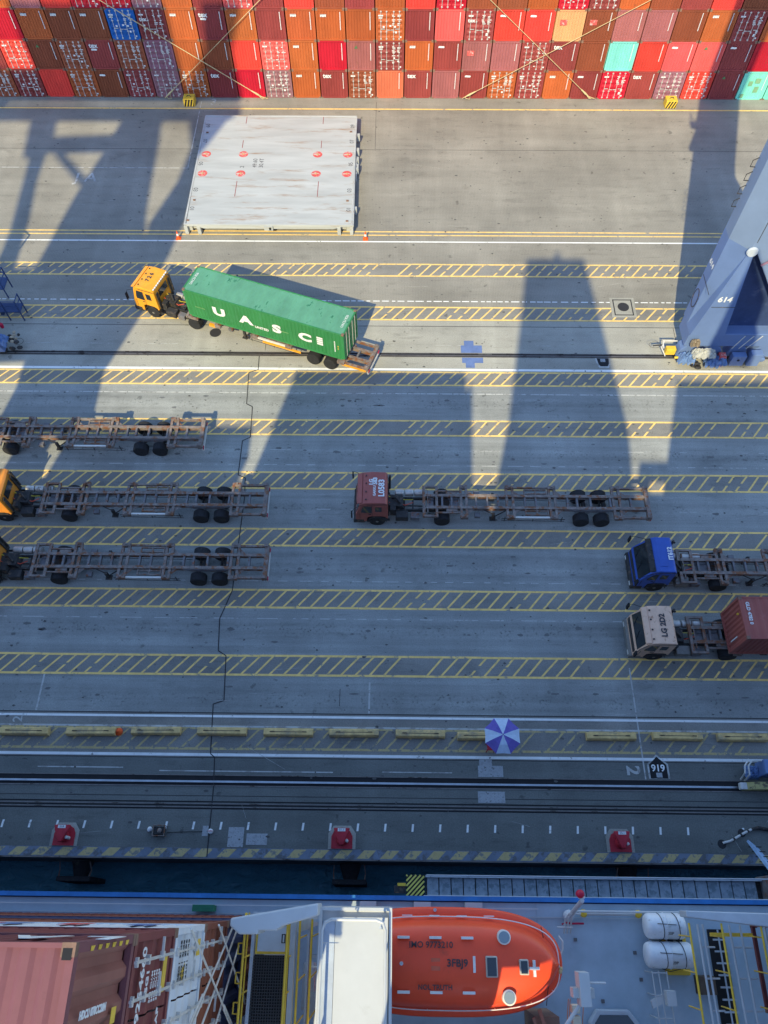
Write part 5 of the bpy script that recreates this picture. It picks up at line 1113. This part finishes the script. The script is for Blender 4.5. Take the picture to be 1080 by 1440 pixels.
m_pink = mm('sun_faded_red_paint', (.185, .068, .075), (.13, .048, .048)); m_br = mm('brown_container_paint', (.27, .105, .08), (.2, .07, .05)); m_ma = mm('maroon_container_paint', (.20, .05, .045), (.14, .04, .03)); m_wh = mm('white_container_paint', (.66, .68, .70)); m_rb = mm('red_brown_container_paint', (.22, .065, .035)); m_nv = mm('navy_container_paint', (.03, .04, .10)); m_sd = mm('dark_red_side_paint', (.16, .045, .045))
XE = -3.91; XS = -16.10; ZT_ = 32.2
def tx(s_, sz, t, x, y, z, m=m_mark, rx=(0, 1, 0), ry=(0, 0, 1), bold=.006): text(s_, sz, (x + .012, y, z), rx, ry, m, t, ext=.003, bold=bold)
def mk0(t, x, ya, yb, z):
    tx('HDCU 070CC20N', .13, t, x + .02, ya + 1.55, z + 1.6, rx=(0, 0, -1), ry=(0, 1, 0))
    b = MB(); b.box(x + .012, x + .018, ya + 1.3, ya + 1.5, z + .55, z + .75); b.box(x + .012, x + .018, ya + .95, ya + 1.25, z + .62, z + .8); b.box(x + .012, x + .018, ya + .75, ya + .95, z + .52, z + .7); part('yellow_sticker', b, m_syel, t)
    b = MB(); y = yb - .06
    for k in range(6): b.prism([(y - .06 + .0, z + 2.0 - k * .3), (y, z + 2.0 - k * .3), (y, z + 1.85 - k * .3), (y - .06, z + 1.9 - k * .3)], x + .004, x + .01, 'x')
    part('warning_stripe', b, m_syel, t)
    b = MB(); b.box(x - .15, x - .03, yb - .19, yb - .06, z + 2.571, z + 2.578); part('casting_hole', b, m_black, t)
def mk1(t, x, ya, yb, z):
    tx('9254660', .30, t, x + .02, yb - .72, z + 2.05); tx('45G1', .2, t, x + .02, yb - .75, z + 1.72); tx('NET', .2, t, x + .02, yb - 1.60, z + 1.1); tx('CU.CAP', .2, t, x + .02, yb - 1.5, z + .85); tx('CASU', .22, t, x + .02, yb - 1.62, z + 2.05)
    for k in range(4): tx('305 CU.M', .11, t, x + .02, yb - .80, z + 1.45 - k * .14, bold=.002)
    b = MB(); b.box(x + .012, x + .02, yb - .95, yb - .42, z + .52, z + .75); b.prism([(yb - 1.9, z + 2.15), (yb - 1.5, z + 2.15), (yb - 1.45, z + 2.3), (yb - 1.9, z + 2.32)], x + .012, x + .02, 'x'); part('yellow_sticker', b, m_syel, t)
def mk2(t, x, ya, yb, z):
    b = MB()
    for y in (yb - .95, yb - 2.0): b.prism([(y, z + 1.7), (y + .34, z + 1.7), (y + .17, z + 2.05)], x + .014, x + .022, 'x')
    b.box(x + .014, x + .022, yb - .55, yb - .25, z + .5, z + .8); part('yellow_sticker', b, m_syel, t)
    for k in range(4): tx('22G1 3048', .15, t, x + .02, yb - .55, z + 2.2 - k * .2, m_darkmark, bold=.002)
    b = MB()
    for k, (x_, c_) in enumerate(((-8.5, 0), (-7.9, 1), (-6.6, 0), (-11, 1), (-10.3, 0), (-5.2, 1))): b.box(x_, x_ + .5, yb + .004, yb + .01, z + .6, z + 1.5, c_)
    part('side_logo', b, [m_redm, m_bmark], t)
def mk_side(t, x, ya, yb, z):
    mk0(t, x, ya, yb, z); text('L A I I A', 1.1, (-5.6, yb + .008, z + 1.35), (-1, 0, 0), (0, 0, 1), m_mark, t, bold=.03)
tiers = [('faded red container with brown end and yellow stickers, topmost of the ship stack', m_br, 'c', mk_side), ('maroon container with numbered doors, second from top of the ship stack', m_ma, 'd', mk1), ('white container with yellow warning triangles in the ship stack', m_wh, 'd', mk2),
         ('red-brown container just below the white one in the ship stack', m_rb, 'd', None), ('navy container deep in the ship stack behind the lashing rods', m_nv, 'c', None), ('brown container near the deck in the ship stack', m_rb, 'c', None), ('maroon container resting on the deck, lowest of the ship stack', m_sd, 'c', None)]
for k, (lb, mt, e_, mk) in enumerate(tiers):
    c_ = ship_container(lb, XS, XE, -1.44, .97, ZT_ - 2.59 * (k + 1), mt, e_, mk)
    if k == 0:
        for ch in c_.children:
            if ch.name.startswith(('roof', 'frame')): ch.data.materials.clear(); ch.data.materials.append(m_pink)
            if ch.name.startswith('side_wall'): ch.data.materials.clear(); ch.data.materials.append(m_sd)
for k in range(5): ship_container(f'container in a lower stack beyond the left edge, {ORD[k]} from its top', -29.8, -17.5, -1.44, .97, 27.6 - 2.5 * (k + 1) , m_rb, 'c', None, H=2.48)
for k in range(6): ship_container(f'container in the stack beyond the right edge, {ORD[k]} from its top', 11.35, 23.6, -1.44, .97, 31.6 - 2.59 * (k + 1), m_sd if k % 2 else m_rb, 'c', None)
part('lashing_bridge', MB().box(-17.4, -16.2, -3.5, .95, DK, 23.4), m_lgrey, S)
# lashing rods between the lashing bridge and the stack corners
rods = [((-3.74, .94, 26.6), (-3.62, -1.3, 21.6), 'pale lashing rod running down and to the right from the white container'), ((-3.70, .90, 22.2), (-3.74, -.75, 25.8), 'lashing rod crossing the white rod, upper one of the crossing pair'),
        ((-3.66, .80, 21.9), (-3.74, -1.6, 26.2), 'lashing rod crossing the white rod, lower one of the crossing pair'), ((-3.72, .93, 24.0), (-3.60, -.9, 20.2), 'short lashing rod nearest the yellow handrail'), ((-3.68, .4, 21.4), (-3.74, -2.2, 25.0), 'lashing rod near the bottom edge behind the yellow handrail')]
for a, c_, lb in rods:
    a, c_ = Vector(a), Vector(c_); t = thing('lashing_rod', lb, 'lashing rod', tuple(c_), ship=True, group='lashing rods on the ship stack')
    part('rod', MB().tube([a, c_ + (a - c_) * .25], .022, 6), m_zinc, t); d = (c_ - a) * .25; q = c_ - d; sd_ = Vector((0, .05, .03))
    b = MB(); b.tube([q - sd_, c_ - sd_], .022, 6); b.tube([q + sd_, c_ + sd_], .022, 6); b.tube([q - sd_, q, q + sd_], .03, 6); part('turnbuckle', b, m_zinc, t)

# gangway hanging outboard between ship and quay
t = thing('gangway', 'grey aluminium gangway with ribbed treads and yellow striped end platform', 'gangway', (8, 1.7, 7))
OFF[t.name] = (8, 1.7, 7); gx0, gx1, gya, gyb = 1.65, 16.0, 1.33, 2.10
b = MB()
for y in (gya, gyb): b.box(gx0, gx1, y - .035, y + .035, 6.85, 7.22); b.tube([(gx0, y, 7.9), (gx1, y, 7.9)], .025, 6); b.tube([(gx0, y, 7.55), (gx1, y, 7.55)], .015, 6)
x = gx0 + .2
while x < gx1:
    for y in (gya, gyb): b.tube([(x, y, 7.2), (x, y, 7.9)], .018, 5)
    x += 1.6
part('side_frame', b, m_lgrey, t)
b = MB(); x = gx0 + .06
while x < gx1 - .3: b.prism([(x, 7.0), (x + .49, 7.0), (x + .48, 7.08), (x + .01, 7.06)], gya + .04, gyb - .04, 'y'); x += .52
part('tread', b, M('tread_aluminium', (.27, .32, .36), .5, .3, scale=4, grime=(.16, .21, .24), gthr=.5, gscale=3), t)
part('tread_backing', MB().box(gx0, gx1, gya + .04, gyb - .04, 6.86, 6.98), m_dark, t)
part('end_platform', MB().box(.82, 1.6, gya - .02, gyb + .06, 6.9, 7.05), m_black, t)
b = MB()
for k in range(9):
    a0 = -.55 + k * .19; pl = []
    for q in range(2): pass
    x0_, y0_ = .83, gya + a0; x1_, y1_ = 1.59, gya + a0 + .76
    def cl(p, q, lo, hi):
        (xa, yaa), (xb, ybb) = p, q
        if ybb <= lo or yaa >= hi: return None
        if yaa < lo: xa += (lo - yaa) * (xb - xa) / (ybb - yaa); yaa = lo
        if ybb > hi: xb -= (ybb - hi) * (xb - xa) / (ybb - yaa); ybb = hi
        return (xa, yaa), (xb, ybb)
    r_ = cl((x0_, y0_), (x1_, y1_), gya - .01, gyb + .05)
    if r_: b.beam((*r_[0], 7.056), (*r_[1], 7.056), .07, .008)
part('yellow_stripes', b, M('platform_yellow', (.62, .56, .12), .6), t)
b = MB(); b.box(.3, .8, 1.45, 1.75, 6.7, 7.0); part('roller', b, m_dark, t); part('roller_cap', MB().box(.45, .8, 1.72, 1.84, 6.75, 7.05), m_syel, t)
b = MB(); b.tube([(1.55, gya, 7.1), (1.55, gya, 7.5), (1.8, gya - .02, 7.5), (1.8, gya, 7.1)], .03, 6); part('end_hoop', b, m_lgrey, t)
b = MB(); b.box(15.95, 16.3, 1.15, 2.25, 6.6, 7.8); part('hinge_bracket', b, m_frame2, t, bevel=.03)
t = thing('boarding_ladder', 'pale blue boarding ladder box at the right edge of the quay', 'ladder', (19.3, 3.6, 0)); OFF[t.name] = (19.3, 3.6, 0)
b = MB(); b.beam((18.9, 4.15, .35), (16.75, 1.75, 7.6), .62, .12); part('ladder_panel', b, M('pale_blue_aluminium', (.30, .45, .66), .5, scale=2), t)
b = MB()
for k in range(8):
    c_ = Vector((18.9, 4.15, .35)).lerp(Vector((16.75, 1.75, 7.6)), (k + .5) / 8); b.beam(c_ + Vector((-.33, .0, .085)), c_ + Vector((.33, .0, .085)), .05, .03)
part('rung', b, m_dark, t)
